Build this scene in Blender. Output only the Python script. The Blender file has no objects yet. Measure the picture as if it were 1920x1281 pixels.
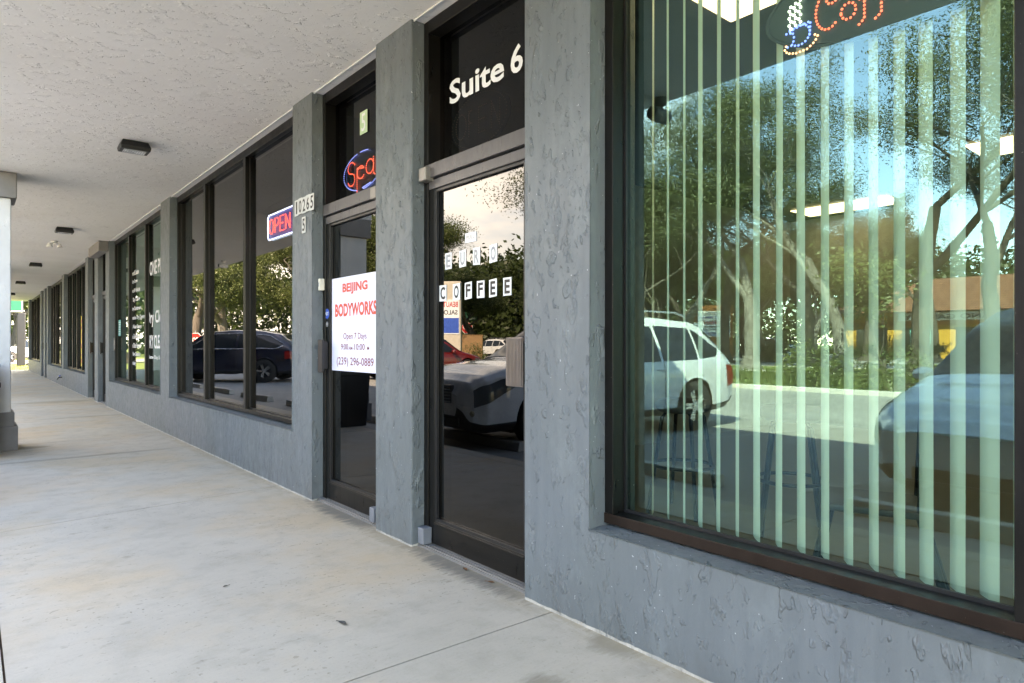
import bpy, bmesh, math, random
import numpy as np
from mathutils import Vector, Matrix, Euler
R = math.radians
random.seed(7); rng = np.random.default_rng(7)
S = bpy.context.scene
col = S.collection

# ------------------------------------------------------------------ camera
cd = bpy.data.cameras.new("camera"); cam = bpy.data.objects.new("camera", cd); col.objects.link(cam)
cd.sensor_width = 36; cd.lens = 22.875; cd.clip_end = 2000; cd.clip_start = 0.02; cd.shift_y = 0.0018
cam.location = (0, 0, 1.176); cam.rotation_euler = (R(90), 0, R(-39.815))
S.camera = cam
S.render.resolution_x = 1024; S.render.resolution_y = 683
S.view_settings.view_transform = 'Standard'; S.view_settings.look = 'None'
S.view_settings.exposure = 3.6; S.view_settings.gamma = 1
S.view_settings.use_white_balance = True; S.view_settings.white_balance_temperature = 9500; S.view_settings.white_balance_tint = 16
S.cycles.max_bounces = 12; S.cycles.diffuse_bounces = 5; S.cycles.glossy_bounces = 5
S.cycles.transparent_max_bounces = 24; S.cycles.caustics_reflective = False; S.cycles.caustics_refractive = False

# ------------------------------------------------------------------ sky and sun
SUN_EL, SUN_AZ = 41.0, -24.0           # azimuth measured from +x towards +y (sun stands behind the building)
w = bpy.data.worlds.new("World"); S.world = w; w.use_nodes = True
nt = w.node_tree; bg = nt.nodes["Background"]
sky = nt.nodes.new("ShaderNodeTexSky"); sky.sky_type = 'NISHITA'; sky.sun_disc = False; sky.ozone_density = 3.0; sky.dust_density = 0.15; sky.air_density = 1.0
sky.sun_elevation = R(SUN_EL); sky.sun_rotation = R(90 - SUN_AZ)
tc = nt.nodes.new("ShaderNodeTexCoord")
sepw = nt.nodes.new("ShaderNodeSeparateXYZ"); nt.links.new(tc.outputs["Generated"], sepw.inputs[0])
mpz = nt.nodes.new("ShaderNodeMapping"); mpz.inputs["Scale"].default_value = (1.3, 1.3, 3.6); mpz.inputs["Location"].default_value = (0.3, 1.2, 0.1)
nt.links.new(tc.outputs["Generated"], mpz.inputs[0])
cn = nt.nodes.new("ShaderNodeTexNoise"); cn.inputs["Scale"].default_value = 1.6; cn.inputs["Detail"].default_value = 6; cn.inputs["Roughness"].default_value = 0.58
nt.links.new(mpz.outputs[0], cn.inputs["Vector"])
ad = nt.nodes.new("ShaderNodeMath"); ad.operation = 'MULTIPLY_ADD'; ad.inputs[1].default_value = 0.6; nt.links.new(sepw.outputs[1], ad.inputs[0]); nt.links.new(cn.outputs[0], ad.inputs[2])
cr = nt.nodes.new("ShaderNodeMapRange"); cr.inputs[1].default_value = 0.84; cr.inputs[2].default_value = 1.02; cr.inputs[4].default_value = 0.92
nt.links.new(ad.outputs[0], cr.inputs[0])
cn2 = nt.nodes.new("ShaderNodeTexNoise"); cn2.inputs["Scale"].default_value = 3.4; cn2.inputs["Detail"].default_value = 5; nt.links.new(mpz.outputs[0], cn2.inputs["Vector"])
cc2 = nt.nodes.new("ShaderNodeMapRange"); cc2.inputs[1].default_value = .36; cc2.inputs[2].default_value = .62; nt.links.new(cn2.outputs[0], cc2.inputs[0])
cmx = nt.nodes.new("ShaderNodeMix"); cmx.data_type = 'RGBA'; cmx.inputs[6].default_value = (4.2, 4.6, 5.2, 1); cmx.inputs[7].default_value = (7.6, 8.0, 8.5, 1); nt.links.new(cc2.outputs[0], cmx.inputs[0])
mx = nt.nodes.new("ShaderNodeMix"); mx.data_type = 'RGBA'; nt.links.new(cmx.outputs[2], mx.inputs[7])
nt.links.new(cr.outputs[0], mx.inputs[0]); nt.links.new(sky.outputs[0], mx.inputs[6]); nt.links.new(mx.outputs[2], bg.inputs[0])
bg.inputs[1].default_value = 0.15
sd = bpy.data.lights.new("sun", 'SUN'); sd.energy = 4.9; sd.angle = R(0.5); sd.color = (1, 0.94, 0.85)
sun = bpy.data.objects.new("sun", sd); col.objects.link(sun)
sv = Vector((math.cos(R(SUN_EL)) * math.cos(R(SUN_AZ)), math.cos(R(SUN_EL)) * math.sin(R(SUN_AZ)), math.sin(R(SUN_EL))))
sun.rotation_euler = sv.to_track_quat('Z', 'Y').to_euler(); sun.location = (20, -10, 30)

# ------------------------------------------------------------------ materials
class N:
    def __init__(s, name):
        s.m = bpy.data.materials.new(name); s.m.use_nodes = True; s.t = s.m.node_tree
        s.b = s.t.nodes["Principled BSDF"]; s.out = s.t.nodes["Material Output"]
    def n(s, typ, **k):
        x = s.t.nodes.new(typ)
        for a, v in k.items():
            setattr(x, a, v)
        return x
    def l(s, a, b): s.t.links.new(a, b)
    def pos(s, scale=(1, 1, 1), obj=False):
        if obj: g = s.n("ShaderNodeTexCoord").outputs["Object"]
        else: g = s.n("ShaderNodeNewGeometry").outputs["Position"]
        m = s.n("ShaderNodeMapping"); m.inputs["Scale"].default_value = scale; s.l(g, m.inputs[0]); return m.outputs[0]
    def noise(s, vec, sc, det=4, rough=.55, dist=0):
        x = s.n("ShaderNodeTexNoise"); x.inputs["Scale"].default_value = sc; x.inputs["Detail"].default_value = det
        x.inputs["Roughness"].default_value = rough; x.inputs["Distortion"].default_value = dist
        s.l(vec, x.inputs["Vector"]); return x.outputs[0]
    def rng(s, v, a, b, c=0, d=1, smooth=False):
        x = s.n("ShaderNodeMapRange"); s.l(v, x.inputs[0])
        if smooth: x.interpolation_type = 'SMOOTHSTEP'
        for i, q in ((1, a), (2, b), (3, c), (4, d)): x.inputs[i].default_value = q
        return x.outputs[0]
    def math(s, op, a, b=None, c=None):
        x = s.n("ShaderNodeMath", operation=op)
        for i, q in enumerate((a, b, c)):
            if q is None: continue
            if isinstance(q, (int, float)): x.inputs[i].default_value = q
            else: s.l(q, x.inputs[i])
        return x.outputs[0]
    def mix(s, f, a, b, mode='MIX'):
        x = s.n("ShaderNodeMix", data_type='RGBA', blend_type=mode)
        for i, q in ((0, f), (6, a), (7, b)):
            if isinstance(q, (int, float)): x.inputs[i].default_value = q
            elif isinstance(q, tuple): x.inputs[i].default_value = (*q, 1)[:4]
            else: s.l(q, x.inputs[i])
        return x.outputs[2]
    def bump(s, h, st=.3, d=.01, prev=None):
        x = s.n("ShaderNodeBump"); x.inputs["Strength"].default_value = st; x.inputs["Distance"].default_value = d
        s.l(h, x.inputs["Height"])
        if prev is not None: s.l(prev, x.inputs["Normal"])
        return x.outputs[0]
    def color(s, c):
        if isinstance(c, tuple): s.b.inputs["Base Color"].default_value = (*c, 1)
        else: s.l(c, s.b.inputs["Base Color"])
    def rough(s, r):
        if isinstance(r, (int, float)): s.b.inputs["Roughness"].default_value = r
        else: s.l(r, s.b.inputs["Roughness"])
    def normal(s, n): s.l(n, s.b.inputs["Normal"])

def plain(name, c, rough=.5, metal=0, var=.12, sc=8, coat=0, emit=None, es=0, bump=0):
    k = N(name); v = k.noise(k.pos(), sc, 5)
    f = k.rng(v, .3, .7, 0, 1)
    a = tuple(max(0, q * (1 - var)) for q in c); b = tuple(min(1, q * (1 + var)) for q in c)
    k.color(k.mix(f, a, b)); k.rough(k.rng(v, .3, .7, max(.02, rough - .05), min(1, rough + .08)))
    k.b.inputs["Metallic"].default_value = metal
    if coat: k.b.inputs["Coat Weight"].default_value = coat; k.b.inputs["Coat Roughness"].default_value = .03
    if emit: k.b.inputs["Emission Color"].default_value = (*emit, 1); k.b.inputs["Emission Strength"].default_value = es
    if bump: k.normal(k.bump(v, bump, .004))
    return k.m

def knock(k, scl, stretch, depth=1.0):
    """knock-down plaster: flat plateaus with crisp torn edges"""
    p = k.pos(stretch)
    wv = k.n("ShaderNodeTexNoise"); wv.inputs["Scale"].default_value = 2.2 * scl; wv.inputs["Detail"].default_value = 3
    k.l(p, wv.inputs["Vector"])
    va = k.n("ShaderNodeVectorMath", operation='MULTIPLY_ADD'); k.l(wv.outputs["Color"], va.inputs[0])
    va.inputs[1].default_value = (.22 / scl,) * 3; k.l(p, va.inputs[2]); q = va.outputs[0]
    n1 = k.noise(q, 5.5 * scl, 4, .5); e1 = k.rng(n1, .555, .58, 0, 1)
    n2 = k.noise(q, 11 * scl, 3, .55); e2 = k.rng(n2, .60, .62, 0, 1)
    n3 = k.noise(q, 30 * scl, 3, .6); e3 = k.rng(n3, .62, .68, 0, 1)
    msk = k.rng(k.noise(p, 1.6 * scl, 2), .42, .6, 0, 1)
    trow = k.noise(q, 2.6 * scl, 5, .62)
    fine = k.noise(p, 120 * scl, 2, .6)
    fade = k.rng(k.noise(p, 7.5 * scl, 3, .6), .42, .6, 0, 1); fade2 = k.rng(k.noise(p, 13 * scl, 2, .6), .42, .6, 0, 1)
    h = k.math('ADD', k.math('MULTIPLY', k.math('MULTIPLY', e1, fade), .8), k.math('MULTIPLY', k.math('MULTIPLY', e2, fade2), .75))
    h = k.math('ADD', h, k.math('MULTIPLY', k.math('MULTIPLY', e3, msk), .35))
    h = k.math('ADD', h, k.math('MULTIPLY', fine, .08 * depth))
    h = k.math('ADD', h, k.math('MULTIPLY', trow, 1.0))
    return h, n1, n2, msk

def stucco_mat():
    k = N("blue grey painted stucco")
    h, n1, n2, msk = knock(k, 2.4, (1, 1, .5))
    st = k.noise(k.pos((5, 5, .35)), 3.0, 4, .6)
    c = k.mix(k.rng(st, .35, .7), (.118, .140, .156), (.146, .170, .184))
    c = k.mix(k.rng(k.noise(k.pos(), .9, 3), .4, .65), c, (.122, .143, .149))
    # small chips of bare plaster
    vor = k.noise(k.pos(), 55, 2, .5); c = k.mix(k.math('MULTIPLY', k.rng(vor, .75, .757), .8), c, (.55, .57, .58))
    # unpainted rim right above the paving
    sp = k.n("ShaderNodeSeparateXYZ"); g = k.n("ShaderNodeNewGeometry"); k.l(g.outputs["Position"], sp.inputs[0])
    rim = k.math('ADD', sp.outputs[2], k.math('MULTIPLY', k.noise(k.pos(), 14, 4), -.018))
    c = k.mix(k.rng(rim, .001, .004, 1, 0), c, (.5, .47, .42))
    p0 = k.pos()
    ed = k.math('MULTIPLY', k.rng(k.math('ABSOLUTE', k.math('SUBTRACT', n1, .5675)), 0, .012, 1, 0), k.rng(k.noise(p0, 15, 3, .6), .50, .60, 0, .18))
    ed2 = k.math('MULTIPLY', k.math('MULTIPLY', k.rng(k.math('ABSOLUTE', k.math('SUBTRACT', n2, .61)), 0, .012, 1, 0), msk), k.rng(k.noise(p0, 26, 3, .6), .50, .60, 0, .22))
    c = k.mix(k.math('MAXIMUM', ed, ed2), c, (.055, .066, .072))  # plateau edges tinted darker: relief shade put into the paint colour
    c = k.mix(k.math('MULTIPLY', k.rng(k.noise(k.pos((1, 1, .5)), 7, 5, .7), .52, .68), .35), c, (.20, .235, .245))
    gr = k.rng(sp.outputs[2], .0, .22, 1, 0); c = k.mix(k.math('MULTIPLY', k.math('MULTIPLY', gr, k.rng(k.noise(k.pos((1, 1, .4)), 9, 5, .7), .4, .65)), .5), c, (.085, .09, .088))
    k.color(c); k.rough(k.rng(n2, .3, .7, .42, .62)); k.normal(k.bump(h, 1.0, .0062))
    return k.m

def ceil_mat():
    k = N("off white textured plaster")
    h, n1, n2, msk = knock(k, 2.0, (.62, 1, 1))
    c = k.mix(k.rng(k.noise(k.pos(), .7, 4), .35, .65), (.84, .805, .755), (.90, .87, .825))
    c = k.mix(k.math('MULTIPLY', k.rng(k.noise(k.pos((1, .5, 1)), 3.2, 5, .7), .62, .75), .35), c, (.44, .42, .37))
    k.color(c); k.rough(.8); k.normal(k.bump(h, 1.0, .0048)); return k.m

def column_mat():
    k = N("pale painted stucco")
    h, n1, n2, msk = knock(k, 1.1, (1, 1, .6))
    k.color(k.mix(k.rng(n1, .3, .7), (.58, .57, .555), (.66, .65, .635))); k.rough(.6); k.normal(k.bump(h, .8, .003)); return k.m

def concrete_mat(name, base=(.50, .447, .372), stains=True):
    k = N(name); p = k.pos()
    big = k.noise(p, .8, 5, .6); mid = k.noise(p, 5, 6, .65); fine = k.noise(p, 90, 4, .7)
    c = k.mix(k.rng(big, .35, .65), tuple(q * .90 for q in base), tuple(q * 1.08 for q in base))
    c = k.mix(k.rng(k.noise(p, .75, 5, .6), .46, .62, 0, .9), c, (base[0] * 1.08, base[1] * .94, base[2] * .78))
    c = k.mix(k.math('MULTIPLY', k.rng(mid, .48, .72), .42), c, (base[0] * .62, base[1] * .62, base[2] * .6))
    # brush drag marks roughly across the walk
    br = k.noise(k.pos((2.2, 26, 1)), 2.4, 5, .7)
    c = k.mix(k.math('MULTIPLY', k.rng(br, .5, .72), .16), c, (base[0] * .6, base[1] * .6, base[2] * .58))
    # dark spots
    sp = k.noise(k.pos((1, 1.6, 1)), 13, 3, .55); spm = k.rng(k.noise(p, 1.7, 4, .6), .44, .66, .12, 1); c = k.mix(k.math('MULTIPLY', k.math('MULTIPLY', k.rng(sp, .61, .70), spm), .62), c, (.21, .185, .15))
    sp2 = k.noise(p, 42, 2, .5); c = k.mix(k.math('MULTIPLY', k.math('MULTIPLY', k.rng(sp2, .655, .68), spm), .6), c, (.14, .125, .10)); c = k.mix(k.math('MULTIPLY', k.rng(fine, .52, .75), .28), c, (base[0] * .55, base[1] * .55, base[2] * .55))
    if stains:
        s = k.n("ShaderNodeSeparateXYZ"); k.l(p, s.inputs[0]); X, Y = s.outputs[0], s.outputs[1]
        wob = k.noise(k.pos((2.2, 9, 1)), 2.2, 6, .75)
        def blob(cx, cy, rx, ry, colr, amt):
            nonlocal c
            dx = k.math('DIVIDE', k.math('SUBTRACT', X, cx), rx); dy = k.math('DIVIDE', k.math('SUBTRACT', Y, cy), ry)
            r2 = k.math('ADD', k.math('POWER', k.math('ABSOLUTE', dx), 2.0), k.math('POWER', k.math('ABSOLUTE', dy), 2.0))
            m = k.rng(k.math('ADD', r2, k.math('MULTIPLY', k.math('SUBTRACT', wob, .5), 3.2)), .25, 1.15, 1, 0)
            c = k.mix(k.math('MULTIPLY', m, amt), c, colr)
        wb_ = k.math('MULTIPLY', k.rng(X, 1.78, 1.95), k.rng(k.noise(k.pos((3, 1, 1)), 5, 5, .7), .42, .62)); c = k.mix(k.math('MULTIPLY', wb_, .5), c, (.30, .25, .18))
        blob(1.99, 2.78, .12, .62, (.16, .15, .13), .85); blob(1.99, 4.2, .12, .6, (.16, .15, .13), .85)
        blob(1.97, 3.5, .10, .35, (.34, .27, .18), .6); blob(2.0, 1.2, .09, 1.4, (.36, .30, .20), .55)
        blob(1.5, 1.62, .10, .12, (.22, .19, .14), .7); blob(1.95, 1.7, .12, .12, (.25, .22, .16), .6)
        blob(1.97, 7.5, .12, 2.2, (.38, .31, .22), .5); blob(1.3, 15.9, .8, .35, (.27, .23, .17), .55)
        blob(1.4, 12.4, .6, .12, (.28, .24, .18), .5); blob(.5, 9.1, .22, .14, (.22, .19, .14), .7); blob(1.0, 8.05, 1.2, .07, (.28, .25, .2), .6)
    k.color(c); k.rough(k.rng(mid, .3, .7, .68, .9))
    k.normal(k.bump(k.math('ADD', k.math('MULTIPLY', fine, .5), k.math('MULTIPLY', br, .5)), .35, .004)); return k.m

def asphalt_mat():
    k = N("asphalt"); p = k.pos()
    big = k.noise(p, .35, 5, .6); fine = k.noise(p, 60, 4, .7)
    c = k.mix(k.rng(big, .35, .65), (.23, .23, .22), (.30, .30, .285))
    c = k.mix(k.math('MULTIPLY', k.rng(k.noise(p, 1.3, 5, .7), .55, .7), .6), c, (.12, .12, .118))
    c = k.mix(k.rng(fine, .6, .75, 0, .5), c, (.34, .34, .33))
    k.color(c); k.rough(.85); k.normal(k.bump(fine, .5, .006)); return k.m

def grass_mat():
    k = N("grass"); p = k.pos()
    c = k.mix(k.rng(k.noise(p, .5, 5), .35, .65), (.075, .13, .022), (.16, .20, .05))
    c = k.mix(k.rng(k.noise(p, 7, 5, .7), .5, .75, 0, .7), c, (.26, .25, .10))
    k.color(c); k.rough(.95); k.normal(k.bump(k.noise(p, 40, 3, .7), 1, .03)); return k.m

def leaf_mat(name, a, b, trans=.35):
    k = N(name)
    oi = k.n("ShaderNodeObjectInfo"); p = k.pos()
    f = k.rng(k.noise(p, 1.1, 3, .6), .35, .65); f2 = k.rng(k.noise(p, 9, 2), .3, .7)
    c = k.mix(f, a, b); c = k.mix(k.math('MULTIPLY', f2, .5), c, tuple(min(1, q * 1.7) for q in b))
    k.color(c); k.rough(.5)
    tr = k.n("ShaderNodeBsdfTranslucent"); k.l(c, tr.inputs[0]); ms = k.n("ShaderNodeMixShader"); ms.inputs[0].default_value = trans
    k.l(k.b.outputs[0], ms.inputs[1]); k.l(tr.outputs[0], ms.inputs[2]); k.l(ms.outputs[0], k.out.inputs[0]); return k.m

def bark_mat(name, a, b):
    k = N(name); v = k.noise(k.pos((3, 3, .6)), 3, 6, .7); k.color(k.mix(k.rng(v, .35, .65), a, b)); k.rough(.9)
    k.normal(k.bump(v, .8, .03)); return k.m

def glass_mat(name, tint, lo, hi, wave=0., refl=(1, 1, 1), wsc=(1, 1, 1)):
    """coated shop glass: see-through with tint, mirror share rises with angle"""
    k = N(name); k.t.nodes.remove(k.b)
    fr = k.n("ShaderNodeFresnel"); fr.inputs[0].default_value = 1.5
    fac = k.rng(fr.outputs[0], .04, .5, lo, hi)
    t = k.n("ShaderNodeBsdfTransparent"); t.inputs[0].default_value = (*tint, 1)
    g = k.n("ShaderNodeBsdfGlossy"); g.inputs["Roughness"].default_value = 0.0; g.inputs[0].default_value = (*refl, 1)
    if wave:
        bn = k.bump(k.noise(k.pos(wsc), 1.0, 2, .5), wave, .01)
        k.l(bn, g.inputs["Normal"])
    ms = k.n("ShaderNodeMixShader"); k.l(fac, ms.inputs[0]); k.l(t.outputs[0], ms.inputs[1]); k.l(g.outputs[0], ms.inputs[2])
    k.l(ms.outputs[0], k.out.inputs[0]); return k.m

def bronze_mat(name, c, rough=.32):
    k = N(name); v = k.noise(k.pos((1, 1, .25)), 22, 5, .7)
    cc = k.mix(k.rng(v, .4, .7), c, tuple(q * 1.35 for q in c)); d = k.noise(k.pos(), 130, 2)
    cc = k.mix(k.math('MULTIPLY', k.rng(d, .74, .76), .5), cc, (.25, .23, .2))
    k.color(cc); k.rough(k.rng(v, .3, .7, rough - .06, rough + .12)); k.b.inputs["Specular IOR Level"].default_value = .28; return k.m

def tile_mat():
    k = N("clay roof tile"); wv = k.n("ShaderNodeTexWave"); wv.bands_direction = 'Y'; wv.inputs["Scale"].default_value = 1.6
    k.l(k.pos(), wv.inputs["Vector"]); w2 = k.n("ShaderNodeTexWave"); w2.bands_direction = 'Z'; w2.inputs["Scale"].default_value = 1.5; k.l(k.pos(), w2.inputs["Vector"])
    v = k.noise(k.pos(), 2.5, 4); c = k.mix(k.rng(v, .35, .65), (.22, .07, .03), (.34, .14, .07))
    c = k.mix(k.rng(w2.outputs[1], 0, .35, .8, 0), c, (.10, .035, .02)); k.color(c); k.rough(.8)
    k.normal(k.bump(wv.outputs[1], 1, .1)); return k.m

M = dict(
    stucco=stucco_mat(), ceil=ceil_mat(), colm=column_mat(), conc=concrete_mat("walkway concrete"),
    kerb=concrete_mat("kerb concrete", (.46, .45, .42), False), asph=asphalt_mat(), grass=grass_mat(),
    bronze=bronze_mat("dark bronze aluminium", (.006, .0055, .005)), brown=bronze_mat("brown aluminium", (.017, .0095, .0065), .4),
    rail=bronze_mat("weathered bronze rail", (.085, .080, .082), .30), alu=plain("ribbed aluminium", (.30, .29, .28), .5, .6),
    g_green=glass_mat("green tinted glass", (.78, 1.0, .88), .135, .75, 0.0, (.54, .96, .93)),
    g_dark=glass_mat("dark film glass", (.12, .12, .13), .045, .52, .04, (1, .98, .96), (.6, .6, 7)),
    g_door=glass_mat("dark door glass", (.02, .02, .022), .052, .46, .0),
    g_trans=glass_mat("dark transom glass", (.14, .14, .15), .03, .35),
    g_soft=glass_mat("pale green tinted glass", (.42, .68, .56), .05, .40, .02, (.9, 1, .97), (1, 1, 3)),
    grey=plain("grey trim paint", (.20, .19, .185), .6, bump=.3), white=plain("white paint", (.75, .75, .74), .5),
    black=plain("black plastic", (.012, .012, .013), .4), blackm=plain("black metal", (.012, .012, .014), .35, .3),
    rubber=plain("tyre rubber", (.018, .018, .018), .85), lens=plain("lamp lens", (.70, .70, .70), .25, bump=0),
    chrome=plain("chrome", (.75, .75, .77), .12, 1), wheel=plain("alloy wheel", (.55, .56, .58), .25, .9),
    slat=plain("white vinyl slat", (.84, .86, .78), .55, var=.03), cream=plain("cream tile", (.76, .72, .62), .7, var=.05),
    darkwall=plain("dark interior paint", (.34, .35, .33), .8), darkfloor=plain("dark floor", (.26, .24, .20), .5),
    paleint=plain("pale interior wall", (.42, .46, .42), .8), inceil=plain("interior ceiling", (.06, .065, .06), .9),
    seat=plain("grey leather", (.10, .09, .085), .5), paint_w=plain("road paint", (.36, .36, .34), .8, var=.2),
    redink=plain("red ink", (.72, .085, .05), .5), darkred=plain("dark red ink", (.22, .015, .03), .5), blackink=plain("black ink", (.012, .012, .013), .5, var=0),
    poster=plain("lavender paper", (.74, .75, .92), .5, var=.05, sc=2), paper=plain("white card", (.80, .82, .84), .55, var=.04),
    ash=plain("grey vinyl", (.30, .31, .33), .5), blue=plain("blue vinyl", (.02, .09, .45), .5), yellow=plain("yellow paper", (.80, .58, .03), .5, var=.1),
    orange=plain("orange stucco", (.42, .14, .035), .7), ochre=plain("ochre stucco", (.52, .26, .035), .7), teal=plain("teal poster", (.08, .36, .33), .5),
    green=plain("green sign", (.0, .10, .055), .4), redsign=plain("red sign", (.55, .02, .015), .4), beige=plain("beige stucco", (.55, .50, .42), .8),
    brownbox=plain("tan panel", (.30, .17, .08), .7), pole=plain("galvanised pole", (.22, .24, .27), .5, .4), tile=tile_mat(), woodmulch=plain("mulch", (.06, .035, .02), .95, var=.4, sc=20, bump=1),
    c_white=plain("white car paint", (.62, .64, .66), .25, var=.02, coat=1), c_blue=plain("pale blue car paint", (.50, .60, .70), .22, .15, var=.03, coat=1),
    c_navy=plain("dark navy car paint", (.008, .010, .028), .2, .2, coat=1), c_red=plain("dark red car paint", (.16, .01, .01), .2, coat=1), c_org=plain("orange car paint", (.65, .15, .03), .3, coat=1),
    c_silver=plain("silver car paint", (.45, .46, .48), .25, .6, coat=1), carglass=plain("car glass", (.012, .017, .022), .04, var=0), 
    hl=plain("head lamp lens", (.10, .115, .125), .06, .2), tl=plain("tail lamp", (.30, .012, .01), .1), amber=plain("fog lamp", (.42, .38, .26), .15),
    leafA=leaf_mat("olive leaves", (.036, .050, .020), (.092, .105, .045), .3), leafB=leaf_mat("dark leaves", (.018, .035, .009), (.045, .065, .016)),
    leafC=leaf_mat("fresh leaves", (.045, .068, .018), (.10, .125, .038)), bark=bark_mat("dark bark", (.045, .035, .027), (.10, .085, .07)), barkp=bark_mat("pale bark", (.08, .07, .058), (.20, .185, .165)),
    dryleaf=plain("dry leaf", (.16, .07, .03), .8, var=.4), green_leaf=plain("dark fallen leaf", (.05, .05, .045), .7),
    neonr=plain("red neon tube", (.8, .05, .03), .3, emit=(1, .10, .08), es=1.8), neonb=plain("blue neon tube", (.3, .5, 1), .3, emit=(.5, .68, 1), es=2.3),
    spar=plain("lit spa red led", (.8, .1, .05), .3, emit=(1, .14, .08), es=1.3), spab=plain("lit spa blue led", (.1, .2, .9), .3, emit=(.2, .33, 1), es=1.2),
    ledr=plain("red led", (.8, .1, .05), .3, emit=(1, .16, .10), es=.26), ledb=plain("blue led", (.1, .2, .9), .3, emit=(.12, .22, 1), es=.32), ledw=plain("white led", (.8, .9, .9), .3, emit=(.75, 1, .98), es=.42),
    ledo=plain("amber led", (.8, .5, .4), .3, emit=(1, .45, .28), es=.32), ledoff=plain("unlit led", (.85, .60, .45), .4), acry=glass_mat("clear acrylic", (.50, .72, .78), .08, .4),
    panel=plain("lit ceiling panel", (.8, .75, .62), .6, emit=(1, .80, .60), es=.34),
)
M["tint"] = glass_mat("tinted acrylic back", (.30, .42, .42), .05, .3)

# ------------------------------------------------------------------ mesh helpers
def tag(o, label=None, cat=None, group=None, kind=None):
    if label: o["label"] = label
    if cat: o["category"] = cat
    if group: o["group"] = group
    if kind: o["kind"] = kind
    return o
def empty(name, loc=(0, 0, 0), rz=0, **k):
    o = bpy.data.objects.new(name, None); col.objects.link(o); o.location = loc; o.rotation_euler = (0, 0, rz); o.empty_display_size = .2
    return tag(o, **k)
class MB:
    def __init__(s): s.v = []; s.f = []; s.mi = []; s.c = 0
    def add(s, v, f, mi=0):
        b = len(s.v); s.v += [tuple(p) for p in v]; s.f += [tuple(i + b for i in q) for q in f]; s.mi += [mi] * len(f); return s
    def box(s, x0, x1, y0, y1, z0, z1, mi=0):
        v = [(x, y, z) for z in (z0, z1) for y in (y0, y1) for x in (x0, x1)]
        return s.add(v, [(0, 2, 3, 1), (4, 5, 7, 6), (0, 1, 5, 4), (2, 6, 7, 3), (0, 4, 6, 2), (1, 3, 7, 5)], mi)
    def tube(s, pts, rad, n=8, cap=True, closed=False, mi=0):
        pts = [Vector(p) for p in pts]; m = len(pts)
        rs = rad if isinstance(rad, (list, tuple)) else [rad] * m
        v = []; f = []
        for i, p in enumerate(pts):
            if closed: d = pts[(i + 1) % m] - pts[i - 1]
            else: d = pts[min(i + 1, m - 1)] - pts[max(i - 1, 0)]
            if d.length < 1e-9: d = Vector((0, 0, 1))
            d.normalize(); a = Vector((0, 0, 1)) if abs(d.z) < .9 else Vector((1, 0, 0))
            u = d.cross(a).normalized(); w_ = d.cross(u)
            for j in range(n):
                t = 2 * math.pi * j / n; v.append(p + (u * math.cos(t) + w_ * math.sin(t)) * rs[i])
        for i in range(m if closed else m - 1):
            k = (i + 1) % m
            for j in range(n): f.append((i * n + j, i * n + (j + 1) % n, k * n + (j + 1) % n, k * n + j))
        if cap and not closed: f.append(tuple(range(n))[::-1]); f.append(tuple((m - 1) * n + j for j in range(n)))
        return s.add(v, f, mi)
    def lathe(s, prof, c=(0, 0, 0), axis='Z', n=24, mi=0):
        v = []; f = []; m = len(prof)
        for r, h in prof:
            for j in range(n):
                t = 2 * math.pi * j / n; a, b = r * math.cos(t), r * math.sin(t)
                p = {'Z': (a, b, h), 'Y': (a, h, b), 'X': (h, a, b)}[axis]; v.append((p[0] + c[0], p[1] + c[1], p[2] + c[2]))
        for i in range(m - 1):
            for j in range(n): f.append((i * n + j, i * n + (j + 1) % n, (i + 1) * n + (j + 1) % n, (i + 1) * n + j))
        return s.add(v, f, mi)
    def prism(s, poly, fn, a, b, mi=0):
        """poly of 2D points, fn(u,v,d)->xyz, thickness a..b"""
        n = len(poly); v = [fn(p[0], p[1], a) for p in poly] + [fn(p[0], p[1], b) for p in poly]
        f = [tuple(range(n))[::-1], tuple(range(n, 2 * n))] + [(i, (i + 1) % n, n + (i + 1) % n, n + i) for i in range(n)]
        return s.add(v, f, mi)
    def build(s, name, mat, parent=None, smooth=False, bevel=0, fix=True):
        me = bpy.data.meshes.new(name); me.from_pydata([tuple(p) for p in s.v], [], s.f)
        for m in (mat if isinstance(mat, (list, tuple)) else [mat]): me.materials.append(m)
        if any(s.mi): me.polygons.foreach_set("material_index", s.mi)
        if fix:
            bm = bmesh.new(); bm.from_mesh(me); bmesh.ops.recalc_face_normals(bm, faces=bm.faces); bm.to_mesh(me); bm.free()
        if smooth: me.polygons.foreach_set("use_smooth", [True] * len(me.polygons))
        me.update(); o = bpy.data.objects.new(name, me); col.objects.link(o)
        if parent is not None: o.parent = parent; 
        if bevel:
            b = o.modifiers.new("b", 'BEVEL'); b.width = bevel; b.segments = 2; b.limit_method = 'ANGLE'; b.angle_limit = R(35)
        return o
def struct(o, label=None): o["kind"] = "structure"; 
def text_verts(sx, bold=0.0, spacing=1.0):
    cu = bpy.data.curves.new("t", 'FONT'); cu.body = sx; cu.offset = bold; cu.space_character = spacing; cu.resolution_u = 3
    ob = bpy.data.objects.new("t", cu); col.objects.link(ob); dg = bpy.context.evaluated_depsgraph_get()
    me = bpy.data.meshes.new_from_object(ob.evaluated_get(dg)); v = [tuple(q.co) for q in me.vertices]; f = [tuple(p.vertices) for p in me.polygons]
    bpy.data.objects.remove(ob); bpy.data.curves.remove(cu); bpy.data.meshes.remove(me); return v, f
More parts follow.
